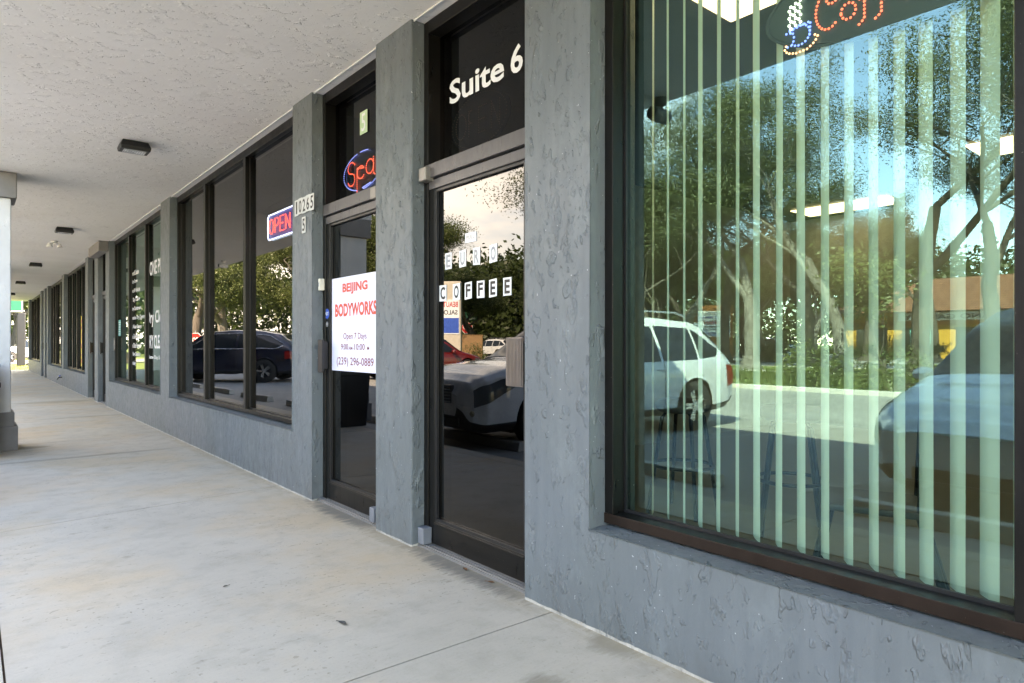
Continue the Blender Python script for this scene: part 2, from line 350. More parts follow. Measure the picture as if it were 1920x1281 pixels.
def add_text(mb, sx, x, ya, yb, z0, z1, bold=.0, mi=0, thick=.0012, face=-1, spacing=1.0):
    """flat lettering on a plane facing -x (face=-1: reads from ya(large) to yb(small)) or +x; fitted to the box"""
    v, f = text_verts(sx, bold, spacing); xs = [p[0] for p in v]; ys = [p[1] for p in v]; a, b, c, d = min(xs), max(xs), min(ys), max(ys)
    q = [(x, ya + (p[0] - a) / (b - a) * (yb - ya), z0 + (p[1] - c) / (d - c) * (z1 - z0)) for p in v]
    mb.add(q, f, mi); return mb

# ------------------------------------------------------------------ building facade
D = 1.96; H = 3.05; FX = 2.045; GX = 2.13; Y0 = -22.0; YE = 35.3
bld = empty("strip_mall_building", (2, 0, 0), label="long single storey strip mall with blue grey stucco piers and dark framed shop windows", cat="building")
# bays: (y_start, y_end, kind)   between them solid piers
SILL1, SILL = .413, .49
bays = [(-21, -16.8, 'w', SILL1), (-16.3, -12.1, 'w', SILL1), (-11.6, -7.4, 'w', SILL1), (-6.9, -2.7, 'w', SILL1), (-2.2, 1.847, 'w1', SILL1),
        (2.259, 3.26, 'd1', 0), (3.694, 4.683, 'd2', 0), (5.053, 9.171, 'w2', SILL), (9.684, 13.83, 'w3', SILL),
        (14.27, 15.24, 'd4', 0), (15.67, 16.64, 'd5', 0), (17.05, 21.3, 'w4', SILL), (21.8, 25.95, 'w5', SILL),
        (26.4, 27.15, 'd6', 0), (27.6, 28.5, 'd7', 0), (28.95, 34.7, 'w6', SILL)]
ys = sorted({Y0, YE} | {b[0] for b in bays} | {b[1] for b in bays})
bm = bmesh.new(); vv = {}
def gv(x, y, z):
    k = (round(x, 4), round(y, 4), round(z, 4))
    if k not in vv: vv[k] = bm.verts.new(k)
    return vv[k]
BX = 2.24
for i in range(len(ys) - 1):
    a, b = ys[i], ys[i + 1]; mid = (a + b) / 2; bay = next((q for q in bays if q[0] < mid < q[1]), None)
    def quad(*p): bm.faces.new([gv(*q) for q in p])
    if bay is None:
        za = [0]; zc = {0, H}
        for nb in bays:
            if abs(nb[1] - a) < 1e-4 or abs(nb[0] - b) < 1e-4:
                if nb[3]: zc.add(nb[3])
        zc = sorted(zc)
        for j in range(len(zc) - 1): quad((D, a, zc[j]), (D, b, zc[j]), (D, b, zc[j + 1]), (D, a, zc[j + 1]))
        for yy in (a, b):
            nb = next((q for q in bays if abs(q[1] - yy) < 1e-4 or abs(q[0] - yy) < 1e-4), None)
            zl = nb[3] if nb else 0
            bkz = zl + .012 if zl else 0
            bm.faces.new([gv(D, yy, zl), gv(D, yy, H)] + [gv(BX, yy, H), gv(BX, yy, bkz)])
    elif bay[3]:
        z = bay[3]; quad((D, a, 0), (D, b, 0), (D, b, z), (D, a, z)); quad((D, a, z), (D, b, z), (BX, b, z + .012), (BX, a, z + .012))
bmesh.ops.recalc_face_normals(bm, faces=bm.faces)
# orient outward (towards -x)
for f in bm.faces:
    if abs(f.normal.x) > .9 and f.normal.x > 0: f.normal_flip()
me = bpy.data.meshes.new("wall"); bm.to_mesh(me); bm.free(); me.materials.append(M["stucco"])
wl = bpy.data.objects.new("wall", me); col.objects.link(wl)
b_ = wl.modifiers.new("b", 'BEVEL'); b_.width = .009; b_.segments = 2; b_.limit_method = 'ANGLE'; b_.angle_limit = R(40)
def attach(o, p=None):
    p = p or bld; o.parent = p
    off = Vector((0, 0, 0)); q = p
    while q is not None: off += q.location; q = q.parent
    o.location = Vector(o.location) - off
    return o
attach(wl)
def bpart(mb, name, mat, parent=None, **k):
    return attach(mb.build(name, mat, None, **k), parent)

# canopy ceiling, fascia and roof
mb = MB()
mb.add([(.10, Y0, H), (.10, 9.0, H), (-.56, 9.0, H), (-.56, YE + .7, H), (2.6, YE + .7, H), (2.6, Y0, H)], [(0, 1, 2, 3, 4, 5)])
bpart(mb, "ceiling", M["ceil"])
mb = MB()
mb.box(.10, .28, Y0, 9.0, H + .003, 4.25); mb.box(-.56, -.38, 9.0, YE + .7, H + .003, 4.25); mb.box(-.38, .10, 9.0, 9.18, H + .003, 4.25)
mb.box(-.38, 2.6, YE + .5, YE + .7, H + .003, 4.25); mb.box(.28, 14, Y0, Y0 + .2, H + .003, 4.25)
bpart(mb, "fascia", M["colm"])
mb = MB(); mb.box(.28, 14, Y0 + .2, 9.0, 3.85, 3.95); mb.box(-.38, 14, 9.18, YE + .5, 3.85, 3.95); mb.box(2.6, 14, YE + .2, YE + .5, H, 3.85)
bpart(mb, "roof", M["grey"])
mb = MB(); mb.box(13.8, 14, Y0, YE + .2, 0, 3.85); mb.box(2.25, 13.8, YE, YE + .2, 0, 3.85); mb.box(2.25, 13.8, Y0, Y0 + .2, 0, 3.85)
bpart(mb, "end_wall", M["stucco"])
# thin white caulk line where the heads meet the ceiling
mb = MB()
for b in bays: mb.box(1.975, 1.983, b[0], b[1], H - .009, H - .001)
bpart(mb, "ceiling_bead", M["white"])

def window(b, mull, mat_frame, glass, h=H, GX=2.092):
    a, e, kind, z = b; zb = z + .016
    mb = MB(); fw = .045
    mb.box(FX, 2.16, a, e, h - .075, h - .002)                  # head
    mb.box(FX, 2.16, a, e, zb, zb + .038)                        # sill rail
    mb.box(FX, 2.16, a, a + fw, zb + .038, h - .075); mb.box(FX, 2.16, e - fw, e, zb + .038, h - .075)
    for m in mull: mb.box(FX - .004, 2.155, m - .034, m + .034, zb + .038, h - .075)
    f = bpart(mb, "window", mat_frame, bevel=.003)
    f["label"] = "dark framed shop window"
    ed = [a + fw] + [q for m in mull for q in (m - .034, m + .034)] + [e - fw]
    ps = []
    for i in range(0, len(ed), 2):
        g = MB(); g.add([(GX, ed[i], zb + .038), (GX, ed[i + 1], zb + .038), (GX, ed[i + 1], h - .075), (GX, ed[i], h - .075)], [(3, 2, 1, 0)])
        g = bpart(g, "glass_pane", glass, f, fix=False); ps.append(g)
        if len(mull) < 8:
            bd = MB(); bd.box(GX - .012, GX - .002, ed[i], ed[i + 1], zb + .038, zb + .05); bd.box(GX - .012, GX - .002, ed[i], ed[i] + .010, zb + .05, h - .075); bd.box(GX - .012, GX - .002, ed[i + 1] - .010, ed[i + 1], zb + .05, h - .075)
            bpart(bd, "glazing_bead", M["black"], f)
    return f
def door(b, glass, hand, transom_glass=None, h=H):
    """hand=+1: pull on the near (small y) side"""
    a, e = b[0], b[1]; tz0, tz1 = 2.125, 2.205
    mb = MB(); jw = .045
    mb.box(FX, 2.16, a, a + jw, .0, h - .002); mb.box(FX, 2.16, e - jw, e, .0, h - .002); mb.box(FX, 2.16, a + jw, e - jw, h - .075, h - .002)
    fr = bpart(mb, "door_frame", M["bronze"], bevel=.003)
    mb = MB(); mb.box(FX - .018, 2.16, a + jw, e - jw, tz0, tz1); bpart(mb, "transom_bar", M["rail"], fr, bevel=.004)
    g = MB(); g.add([(GX, a + jw, tz1), (GX, e - jw, tz1), (GX, e - jw, h - .075), (GX, a + jw, h - .075)], [(3, 2, 1, 0)])
    bpart(g, "transom_glass", transom_glass or M["g_trans"], fr, fix=False)
    mb = MB(); mb.box(2.0, 2.14, a + .004, e - .004, .0, .012)
    for q in (2.01, 2.035, 2.06): mb.box(q, q + .012, a + .004, e - .004, .012, .019)
    bpart(mb, "threshold", M["alu"], fr)
    # leaf
    mb = MB(); x0, x1 = 2.052, 2.098; ya, yb = a + jw + .004, e - jw - .004; sw = .056
    mb.box(x0, x1, ya, ya + sw, .022, tz0 - .006); mb.box(x0, x1, yb - sw, yb, .022, tz0 - .006)
    mb.box(x0, x1, ya + sw, yb - sw, .022, .155); mb.box(x0, x1, ya + sw, yb - sw, 2.06, tz0 - .006)
    mb.box(x0 - .007, x0 - .001, ya + sw, yb - sw, .135, .150)
    lf = bpart(mb, "door", M["bronze"], bevel=.004)
    mb = MB(); mb.box(x0 - .006, x0 - .0008, ya + .004, yb - .004, 2.064, tz0 - .008); bpart(mb, "top_rail", M["rail"], lf, bevel=.003)
    g = MB(); g.add([(2.075, ya + sw, .155), (2.075, yb - sw, .155), (2.075, yb - sw, 2.06), (2.075, ya + sw, 2.06)], [(3, 2, 1, 0)])
    bpart(g, "glass_pane", glass, lf, fix=False)
    bd = MB(); bd.box(2.056, 2.073, ya + sw, ya + sw + .014, .155, 2.06); bd.box(2.056, 2.073, yb - sw - .014, yb - sw, .155, 2.06); bd.box(2.056, 2.073, ya + sw + .014, yb - sw - .014, 2.046, 2.06); bd.box(2.056, 2.073, ya + sw + .014, yb - sw - .014, .155, .17)
    bpart(bd, "glazing_bead", M["black"], lf)
    hy = ya + .062 if hand > 0 else yb - .03
    mb = MB()
    if hand > 0:
        mb.box(1.992, 2.000, hy - .058, hy + .062, .970, 1.204)
        for i in range(11): yy = hy - .052 + i * .0105; mb.box(1.986, 1.9915, yy, yy + .006, .975, 1.199)
        mb.box(2.0, 2.0515, hy - .05, hy - .028, .99, 1.18)
        bpart(mb, "door_handle", plain("ribbed grey handle", (.20, .17, .155), .35, .6), lf, bevel=.0015)
    else:
        mb.box(1.985, 2.002, hy - .045, hy + .030, .962, 1.204); mb.box(2.002, 2.051, hy - .01, hy + .022, .985, 1.19)
        bpart(mb, "door_handle", M["black"], lf, bevel=.002)
    py = (yb - .03) if hand > 0 else (ya + .03)
    mb = MB(); mb.box(1.992, 2.05, py - .02, py + .055, 2.108, 2.185); bpart(mb, "top_pivot", plain("worn pivot", (.28, .26, .24), .45, .5), lf, bevel=.006)
    mb = MB(); mb.box(1.99, 2.05, py - .0, py + .06, .022, .115); bpart(mb, "bottom_pivot", M["pole"], lf, bevel=.004)
    return lf
def by(k): return next(b for b in bays if b[2] == k)
W1 = window(by('w1'), [.42, -.95], M["bronze"], M["g_green"], GX=2.13)
mb = MB(); mb.box(FX - .006, FX - .001, -2.2, 1.845, SILL1 + .014, SILL1 + .056); bpart(mb, "sill_cover", M["brown"], W1, bevel=.0015)
for b in [q for q in bays if q[2] == 'w']: window(b, [b[0] + 1.4, b[0] + 2.8], M["bronze"], M["g_dark"])
W2 = window(by('w2'), [6.495, 7.89], M["bronze"], M["g_dark"])
W3 = window(by('w3'), [11.13, 12.45], M["bronze"], M["g_soft"])
W4 = window(by('w4'), [18.35, 19.3, 20.2], M["bronze"], M["g_soft"])
W5 = window(by('w5'), [23.1, 24.4, 25.2], M["bronze"], M["g_dark"])
W6 = window(by('w6'), [30.4, 31.8, 33.2], M["bronze"], M["g_dark"])
D1 = door(by('d1'), M["g_door"], +1); D2 = door(by('d2'), M["g_door"], -1)
for k in ('d4', 'd5', 'd6', 'd7'): door(by(k), M["g_door"], -1)
mb = MB(); mb.box(1.80, 1.958, 13.9, 15.2, 2.86, H - .002); bpart(mb, "conduit_box", M["grey"], bevel=.01)

# interiors
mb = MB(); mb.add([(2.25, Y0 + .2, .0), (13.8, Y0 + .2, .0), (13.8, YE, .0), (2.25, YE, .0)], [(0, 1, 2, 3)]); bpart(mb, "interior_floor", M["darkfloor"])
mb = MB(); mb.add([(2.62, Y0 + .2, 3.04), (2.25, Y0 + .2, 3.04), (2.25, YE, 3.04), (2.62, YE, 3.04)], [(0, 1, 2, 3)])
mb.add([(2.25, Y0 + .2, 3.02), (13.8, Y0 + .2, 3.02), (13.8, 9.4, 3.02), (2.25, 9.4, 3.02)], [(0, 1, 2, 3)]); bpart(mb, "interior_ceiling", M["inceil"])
mb = MB(); mb.box(9.5, 9.6, Y0 + .2, 9.35, 0, 3.0); mb.box(2.25, 9.5, 4.85, 4.95, 0, 3.0); mb.box(2.25, 9.5, -5.1, -5.0, 0, 3.0)
bpart(mb, "interior_wall", M["darkwall"])
mb = MB(); mb.box(2.25, 9.6, 9.36, 9.45, 0, 3.02); mb.box(2.25, 9.6, 14.0, 14.1, 0, 3.02); mb.box(7.0, 7.1, 9.45, 14.0, 0, 3.02); mb.box(2.25, 9.6, 16.9, 17.0, 0, 3.02); mb.box(2.25, 9.6, 21.5, 21.6, 0, 3.02)
mb.box(3.6, 3.8, 12.2, 14.0, 2.3, 3.02); mb.box(5, 5.1, 17.0, 21.5, 0, 3.02); bpart(mb, "partition_wall", M["paleint"])
mb = MB(); mb.add([(2.25, 9.45, 3.015), (13.8, 9.45, 3.015), (13.8, YE, 3.015), (2.25, YE, 3.015)], [(0, 1, 2, 3)]); bpart(mb, "shop_ceiling", M["paleint"])
# lit ceiling panels in the coffee shop and the dry cleaner
for (x0, x1, y0, y1, zz) in [(2.70, 3.3, .82, 2.03, 3.0), (7.03, 7.62, .72, 1.93, 3.0), (8.67, 9.25, 3.2, 4.42, 3.0), (3.6, 4.8, 10.2, 10.8, 3.0), (3.6, 4.8, 12.3, 12.9, 3.0)]:
    mb = MB(); mb.box(x0, x1, y0, y1, zz - .012, zz); bpart(mb, "ceiling_panel", M["panel"])

# ------------------------------------------------------------------ paving
joints = [(-22, -22), (-16.6, -16.6), (-13.5, -13.5), (-10.4, -10.4), (-7.3, -7.3), (-4.2, -4.2), (-1.05, -1.05), (2.076, 2.16), (5.14, 5.36), (7.92, 8.17), (9.40, 9.51), (11.02, 11.28), (14.0, 14.1), (17.1, 17.1), (20.2, 20.2), (23.3, 23.3), (26.4, 26.4), (29.5, 29.5), (32.6, 32.6), (36.0, 36.0)]
joints[7] = (2.13, 2.076)
mb = MB(); g = .0045
for i in range(len(joints) - 1):
    (a0, a1), (b0, b1) = joints[i], joints[i + 1]
    for (xa, xb) in ((.098, 2.3), (-.08, .090)):
        def yy(p, x): return p[0] + (p[1] - p[0]) * (x - .1) / 1.86 if x > .05 else p[0] + (p[1] - p[0]) * (x - .1) / 1.86
        p = [(xa, yy((a0, a1), xa) + g), (xb, yy((a0, a1), xb) + g), (xb, yy((b0, b1), xb) - g), (xa, yy((b0, b1), xa) - g)]
        mb.add([(q[0], q[1], z) for z in (0, -.02) for q in p], [(0, 1, 2, 3), (0, 4, 5, 1), (1, 5, 6, 2), (2, 6, 7, 3), (3, 7, 4, 0)])
o = mb.build("walkway", M["conc"]); struct(o)
mb = MB(); mb.box(-.075, 2.3, -22, 35.99, -.3, -.014); o = mb.build("walkway_base", M["woodmulch"]); struct(o)

LZ = -.10
def sheet(name, poly, z, mat, sub=0):
    mb = MB(); mb.add([(x, y, z) for x, y in poly], [tuple(range(len(poly)))]); o = mb.build(name, mat, fix=False); struct(o)
    if o.data.polygons[0].normal.z < 0: o.data.flip_normals()
    return o
sheet("ground", [(-400, -400), (400, -400), (400, 400), (-400, 400)], LZ - .06, M["grass"])
sheet("parking_lot", [(-12.6, -30), (-.076, -30), (-.076, 36), (-12.6, 36)], LZ, M["asph"])
sheet("lawn", [(-22, -60), (-12.78, -60), (-12.78, 80), (-22, 80)], LZ + .06, M["grass"])
sheet("lawn_verge", [(-29, -80), (-23.2, -80), (-23.2, 100), (-29, 100)], LZ + .04, M["grass"])
sheet("sidewalk", [(-23.2, -80), (-22, -80), (-22, 100), (-23.2, 100)], LZ + .07, M["kerb"])
sheet("road", [(-38, -150), (-29.2, -150), (-29.2, 200), (-38, 200)], LZ - .04, M["asph"])
sheet("side_lot", [(-75, -60), (-40, -60), (-40, 80), (-75, 80)], LZ - .03, M["asph"])
sheet("side_street", [(-12.6, 52), (40, 52), (40, 63), (-12.6, 63)], LZ - .03, M["asph"])
mb = MB(); mb.box(-12.78, -12.6, -30, 36, LZ - .1, LZ + .12); o = mb.build("lot_kerb", M["kerb"], bevel=.02); struct(o)
mb = MB(); mb.box(-29.2, -29.0, -100, 100, LZ - .1, LZ + .06); o = mb.build("road_kerb", M["kerb"], bevel=.02); struct(o)
# stall lines, slightly angled
mb = MB(); an = R(14)
for i in range(-6, 13):
    y0 = 5.55 + i * 2.85
    p = lambda s_, t: (-1.25 - s_ * math.cos(an) - t * math.sin(an), y0 - s_ * math.sin(an) + t * math.cos(an), LZ + .004)
    if -28 < y0 < 34: mb.add([p(0, -.05), p(4.9, -.05), p(4.9, .05), p(0, .05)], [(0, 1, 2, 3)])
for i in range(-6, 12):
    y0 = 4.2 + i * 2.85; mb.add([(-12.4, y0 - .05, LZ + .004), (-8.0, y0 - .05, LZ + .004), (-8.0, y0 + .05, LZ + .004), (-12.4, y0 + .05, LZ + .004)], [(0, 1, 2, 3)])
o = mb.build("painted_lines", M["paint_w"]); struct(o)

def copy_tree(o, parent=None):
    c = o.copy(); col.objects.link(c)
    if parent is not None: c.parent = parent
    for ch in [q for q in bpy.data.objects if q.parent == o]: copy_tree(ch, c)
    return c
def place(o, x, y, z=0, rz=0, **k): o.location = (x, y, z); o.rotation_euler = (0, 0, rz); return tag(o, **k)

# wheel stops
def stop():
    mb = MB(); mb.prism([(-.08, 0), (.08, 0), (.06, .115), (-.06, .115)], lambda u, v, d: (u, d, v), -.9, .9)
    return mb.build("wheel_stop", M["kerb"], bevel=.012)
st0 = stop(); sy = [(4.15, "of the empty stall between the white suv and the pale blue car"), (1.25, "in front of the pale blue car"), (6.7, "under the nose of the white suv"), (9.5, "just past the trash bin"), (12.3, "of the first empty stall past the column"), (15.2, "mirrored in the right pane of the dark window"), (17.9, "mirrored in the middle pane of the dark window"), (20.6, "mirrored in the left pane of the dark window")]
for i, (y, t) in enumerate(sy):
    o = st0 if i == 0 else copy_tree(st0)
    place(o, -.86, y, LZ, label="concrete wheel stop " + t, cat="wheel stop", group="wheel stops along the walkway")

# ------------------------------------------------------------------ porch columns
def column():
    r = empty("porch_column")
    mb = MB(); mb.box(-.44, .40, -.20, .22, 0, .0 + 2.77); 
    mb.box(-.42, -.05, -.18, .20, 3.05, 3.75); mb.build("shaft", M["colm"], r, bevel=.012)
    mb = MB(); mb.box(-.49, .45, -.25, .27, 2.77, 3.047); mb.build("capital", M["grey"], r, bevel=.01)
    mb = MB(); mb.box(-.47, .43, -.23, .25, 0, .42); mb.box(-.50, .46, -.26, .28, 0, .27); mb.build("plinth", M["grey"], r, bevel=.01)
    return r
c0 = column()
place(c0, -.05, 9.22, label="pale stucco porch column with grey cap and base, cut by left edge of photo", cat="column", group="columns carrying the canopy")
for y, t in ((20.6, "second"), (31.8, "third")):
    o = copy_tree(c0); place(o, -.1, y, label=t + " pale stucco porch column, farther down the walkway", cat="column", group="columns carrying the canopy")
# the two far columns stand flush with the canopy edge

# ------------------------------------------------------------------ ceiling fittings
def wall_pack():
    r = empty("ceiling_light")
    mb = MB()
    mb.add([(-.105, -.075, 0), (.105, -.075, 0), (.105, .075, 0), (-.105, .075, 0), (-.125, -.095, -.055), (.125, -.095, -.055), (.125, .095, -.055), (-.125, .095, -.055), (-.12, -.09, -.085), (.12, -.09, -.085), (.12, .09, -.085), (-.12, .09, -.085)],
           [(0, 1, 2, 3), (0, 4, 5, 1), (1, 5, 6, 2), (2, 6, 7, 3), (3, 7, 4, 0), (4, 8, 9, 5), (5, 9, 10, 6), (6, 10, 11, 7), (7, 11, 8, 4), (8, 11, 10, 9)])
    mb.build("housing", M["black"], r, bevel=.006)
    mb = MB(); mb.box(-.09, .09, -.06, .06, -.089, -.0855); l = mb.build("lens", M["lens"], r)
    mb = MB()
    for i in range(9):
        for j in range(4): mb.box(-.085 + i * .0195, -.085 + i * .0195 + .004, -.052 + j * .03, -.052 + j * .03 + .018, -.0905, -.0893)
    mb.build("led_rows", M["pole"], l)
    return r
l0 = wall_pack()
for i, (y, t) in enumerate([(6.92, "nearest"), (12.75, "second"), (18.75, "third"), (24.55, "fourth"), (30.4, "farthest"), (.9, "overhead")]):
    o = l0 if i == 0 else copy_tree(l0); place(o, 1.18, y, H - .001, label=t + " black box light on the white plaster ceiling", cat="ceiling light", group="ceiling lights along the canopy")
r = empty("flood_light", (1.19, 14.5, H), label="white twin head flood light on the ceiling between black box lights", cat="flood light")
mb = MB(); mb.lathe([(0, 0), (.055, 0), (.055, -.03), (0, -.035)], n=16); mb.build("base", M["white"], r, smooth=False)
for s in (-1, 1):
    mb = MB(); mb.tube([(0, 0, -.03), (.05 * s, -.02, -.06)], .012); mb.lathe([(0.02, 0), (.05, -.06), (.048, -.075), (0, -.07)], (.075 * s, -.05, -.05), n=14); mb.build("lamp_head", M["white"], r)
def bullet(x, y, lab, mat):
    r = empty("security_camera", (x, y, H), label=lab, cat="camera")
    mb = MB(); mb.lathe([(0, 0), (.05, 0), (.05, -.05), (.02, -.06), (.02, -.10), (0, -.10)], n=16); mb.build("mount", mat, r)
    mb = MB(); mb.lathe([(0, .10), (.05, .10), (.055, .07), (.055, -.07), (.045, -.09), (0, -.085)], (0, 0, -.13), axis='X', n=18); mb.build("body", mat, r, smooth=False)
    mb = MB(); mb.lathe([(0, .112), (.03, .112), (.034, .102)], (0, 0, -.13), axis='X', n=16); mb.build("lens", M["black"], r)
bullet(-.2, 15.4, "white bullet security camera at the outer ceiling edge, mirrored in the dark window", M["white"])
bullet(.2, 3.1, "grey bullet security camera mirrored in the green shop window", M["grey"])

# hose bib and far wall knob
r = empty("hose_tap", (D, 21.75, .24), label="dark garden tap low on the stucco wall", cat="tap")
mb = MB(); mb.tube([(0, 0, 0), (-.07, 0, 0), (-.10, 0, -.03), (-.11, 0, -.07)], .014); mb.build("spout", M["blackm"], r); mb = MB(); mb.tube([(-.05, 0, 0), (-.05, 0, .05)], .008); mb.lathe([(0, .05), (.032, .05), (.032, .06), (0, .062)], (-.05, 0, 0), n=10); mb.build("valve_handle", M["blue"], r)

# ------------------------------------------------------------------ signs, lettering
def sign(name, lab, cat, loc, group=None): return empty(name, loc, label=lab, cat=cat, group=group)
def child(mb, name, mat, root, **k):
    o = mb.build(name, mat, None, **k); o.parent = root; o.location = -Vector(root.location); return o

# poster
ps = sign("poster", "lavender massage studio poster with red lettering and opening hours on the glass door", "poster", (2.066, 4.23, .977))
mb = MB(); mb.box(2.0655, 2.0675, 3.79, 4.585, .977, 1.652); child(mb, "sheet", M["poster"], ps)
X = 2.0648
for sx, a_, b_2, c_, d_ in (("BEIJING", 4.386, 4.0, 1.523, 1.606), ("BODYWORKS", 4.509, 3.871, 1.368, 1.463)): mb = MB(); add_text(mb, sx, X, a_, b_2, c_, d_, .04); child(mb, "heading", M["redink"], ps)
for sx, a_, b_2, c_, d_ in (("Open 7 Days", 4.372, 4.015, 1.194, 1.25), ("9:00", 4.411, 4.296, 1.13, 1.173), ("AM–", 4.288, 4.205, 1.13, 1.153), ("10:00", 4.197, 4.042, 1.13, 1.173), ("M", 4.008, 3.978, 1.13, 1.155), ("(239) 296-0889", 4.481, 3.915, 1.004, 1.077)):
    mb = MB(); add_text(mb, sx, X, a_, b_2, c_, d_, .006); child(mb, "opening_hours", M["darkred"], ps)
# alarm sensor, stickers
r = sign("alarm_sensor", "small cream door sensor on the frame of the poster door", "sensor", (1.99, 4.66, 1.6))
mb = MB(); mb.box(2.005, 2.044, 4.643, 4.675, 1.572, 1.66); child(mb, "case", M["cream"], r, bevel=.004); mb = MB(); mb.box(2.002, 2.0048, 4.655, 4.663, 1.60, 1.63); child(mb, "reed", M["ash"], r)
for zz, rr, mt, lab in ((1.397, .038, M["blue"], "round blue alarm company sticker on the poster door stile"), (1.318, .020, M["ash"], "small round grey sticker below the blue sticker on the door stile")):
    mb = MB(); mb.lathe([(0, 0), (rr, 0), (rr, -.001), (0, -.0012)], (2.0512, 4.616, zz), axis='X', n=24); root = sign("sticker", lab, "sticker", (2.05, 4.605, zz)); child(mb, "disc", mt, root)
    if rr > .03:
        mb = MB(); add_text(mb, "ADT", 2.0494, 4.643, 4.589, zz - .012, zz + .014, .03); child(mb, "lettering", M["paper"], root)
    else:
        mb = MB(); mb.lathe([(.011, -.0015), (.014, -.0015)], (2.0512, 4.616, zz), axis='X', n=20); child(mb, "ring", M["blackink"], root)
# house number 10265 / 5
M["numcard"] = plain("weathered white vinyl", (.62, .63, .62), .6)
hn = sign("house_number", "white number cards 10265 above a 5 on the stucco pier", "house number", (1.955, 4.81, 2.02))
for i, ch in enumerate("10265"):
    cards = MB(); ink = MB(); ya = 4.994 - i * .0735; cards.box(1.9515, 1.9545, ya - .0715, ya, 2.166 + (.004 if i % 2 else 0), 2.288 + (.004 if i % 2 else 0)); add_text(ink, ch, 1.9508, ya - (.025 if ch == '1' else .012), ya - (.052 if ch == '1' else .062), 2.18, 2.275, .02); q_ = child(cards, "number_card", M["numcard"], hn); q_ = child(ink, "digit", M["blackink"], hn)
cards = MB(); ink = MB(); cards.box(1.9515, 1.9545, 4.782, 4.852, 2.016, 2.138); add_text(ink, "5", 1.9508, 4.84, 4.794, 2.03, 2.125, .02)
child(cards, "number_card", M["numcard"], hn); child(ink, "digit", M["blackink"], hn)
# transom 5
r = sign("suite_number", "pale green number 5 card behind the transom of the poster door", "number sign", (2.12, 4.17, 2.65))
mb = MB(); mb.box(2.121, 2.1235, 4.115, 4.225, 2.647, 2.805); child(mb, "card", plain("mint card", (.50, .68, .45), .5), r); mb = MB(); add_text(mb, "5", 2.1202, 4.202, 4.142, 2.665, 2.79, .01); child(mb, "digit", M["paper"], r)
# Suite 6
r = sign("window_lettering", "large white words Suite 6 on the black glass above the door", "lettering", (2.12, 2.8, 2.55))
mb = MB(); add_text(mb, "Suite", 2.1265, 3.113, 2.615, 2.548, 2.684, .022); child(mb, "word", M["paper"], r); mb = MB(); add_text(mb, "6", 2.1265, 2.562, 2.466, 2.545, 2.69, .022); child(mb, "digit", M["paper"], r)

# LED dots
def dots(mb, pts, x, rad=.0046):
    for (y, z) in pts:
        mb.lathe([(0, -rad), (rad * .7, -rad * .7), (rad, 0)], (x, y, z), axis='X', n=7)
def along(poly, step):
    out = []; acc = 0
    for i in range(len(poly) - 1):
        a, b = Vector(poly[i]), Vector(poly[i + 1]); L = (b - a).length; t = acc
        while t < L: out.append(tuple(a + (b - a) * (t / L))); t += step
        acc = t - L
    return out
def arc(cx, cy, rx, ry, a0, a1, n=28): return [(cx + rx * math.cos(R(a0 + (a1 - a0) * i / n)), cy + ry * math.sin(R(a0 + (a1 - a0) * i / n))) for i in range(n + 1)]
def stroke_text(strokes, ya, yb, z0, z1): return [[(ya + (yb - ya) * u, z0 + (z1 - z0) * v) for u, v in s] for s in strokes]
# spa sign
r = sign("led_sign", "lit red LED Spa sign in a blue oval ring above the poster door", "led sign", (2.16, 4.27, 2.26))
mb = MB(); pl = arc(4.25, 2.41, .31, .15, 0, 360, 40)[:-1]; mb.prism(pl, lambda u, v, d: (d, u, v), 2.158, 2.163); child(mb, "backboard", M["tint"], r)
mb = MB(); dots(mb, along(arc(4.25, 2.41, .29, .135, 75, -75), .016) + along(arc(4.25, 2.41, .29, .135, -75 - 20, -175), .016) + along(arc(4.25, 2.41, .29, .135, 108, 85), .016) + along([(4.12, 2.30), (4.24, 2.285)], .012), 2.15); child(mb, "ring_leds", M["spab"], r)
mb = MB()
sS = arc(4.415, 2.457, .055, .042, 160, -60, 14) + arc(4.415, 2.371, .055, .044, 95, 350, 18)
pP = [(4.325, 2.27), (4.325, 2.44)] + arc(4.265, 2.40, .055, .045, 150, -160, 22)
aA = arc(4.13, 2.415, .055, .05, 150, -200, 24); aB = [(4.075, 2.47), (4.075, 2.36), (4.055, 2.345)]
dots(mb, along(sS, .0135), 2.15)
dots(mb, along(pP, .0135) + along(aA, .0135) + along(aB, .0135), 2.15); child(mb, "letter_leds", M["spar"], r)
mb = MB(); mb.box(2.1645, 2.166, 4.05, 4.22, 2.275, 2.315); child(mb, "leaf_badge", M["teal"], r)
# unlit OPEN led sign behind transom of door 1
r = sign("led_sign", "unlit dotted LED OPEN sign behind the black transom glass under Suite 6", "led sign", (2.16, 2.88, 2.3))
mb = MB()
LO = [arc(3.03, 2.405, .05, .07, 0, 360), [(2.955, 2.335), (2.955, 2.475)] + arc(2.925, 2.44, .035, .035, 90, -90, 10) + [(2.955, 2.405)], [(2.795, 2.475), (2.865, 2.475), (2.865, 2.335), (2.795, 2.335)], [(2.865, 2.405), (2.805, 2.405)], [(2.75, 2.335), (2.75, 2.475), (2.68, 2.335), (2.68, 2.475)]]
for s_ in LO: dots(mb, along(s_, .014), 2.15, .0042)
dots(mb, along(arc(2.87, 2.405, .25, .145, 0, 360), .02), 2.15, .0028); child(mb, "letter_leds", M["ledoff"], r)
mb = MB(); mb.prism(arc(2.87, 2.405, .27, .16, 0, 360, 32)[:-1], lambda u, v, d: (d, u, v), 2.158, 2.163); child(mb, "backboard", M["black"], r)
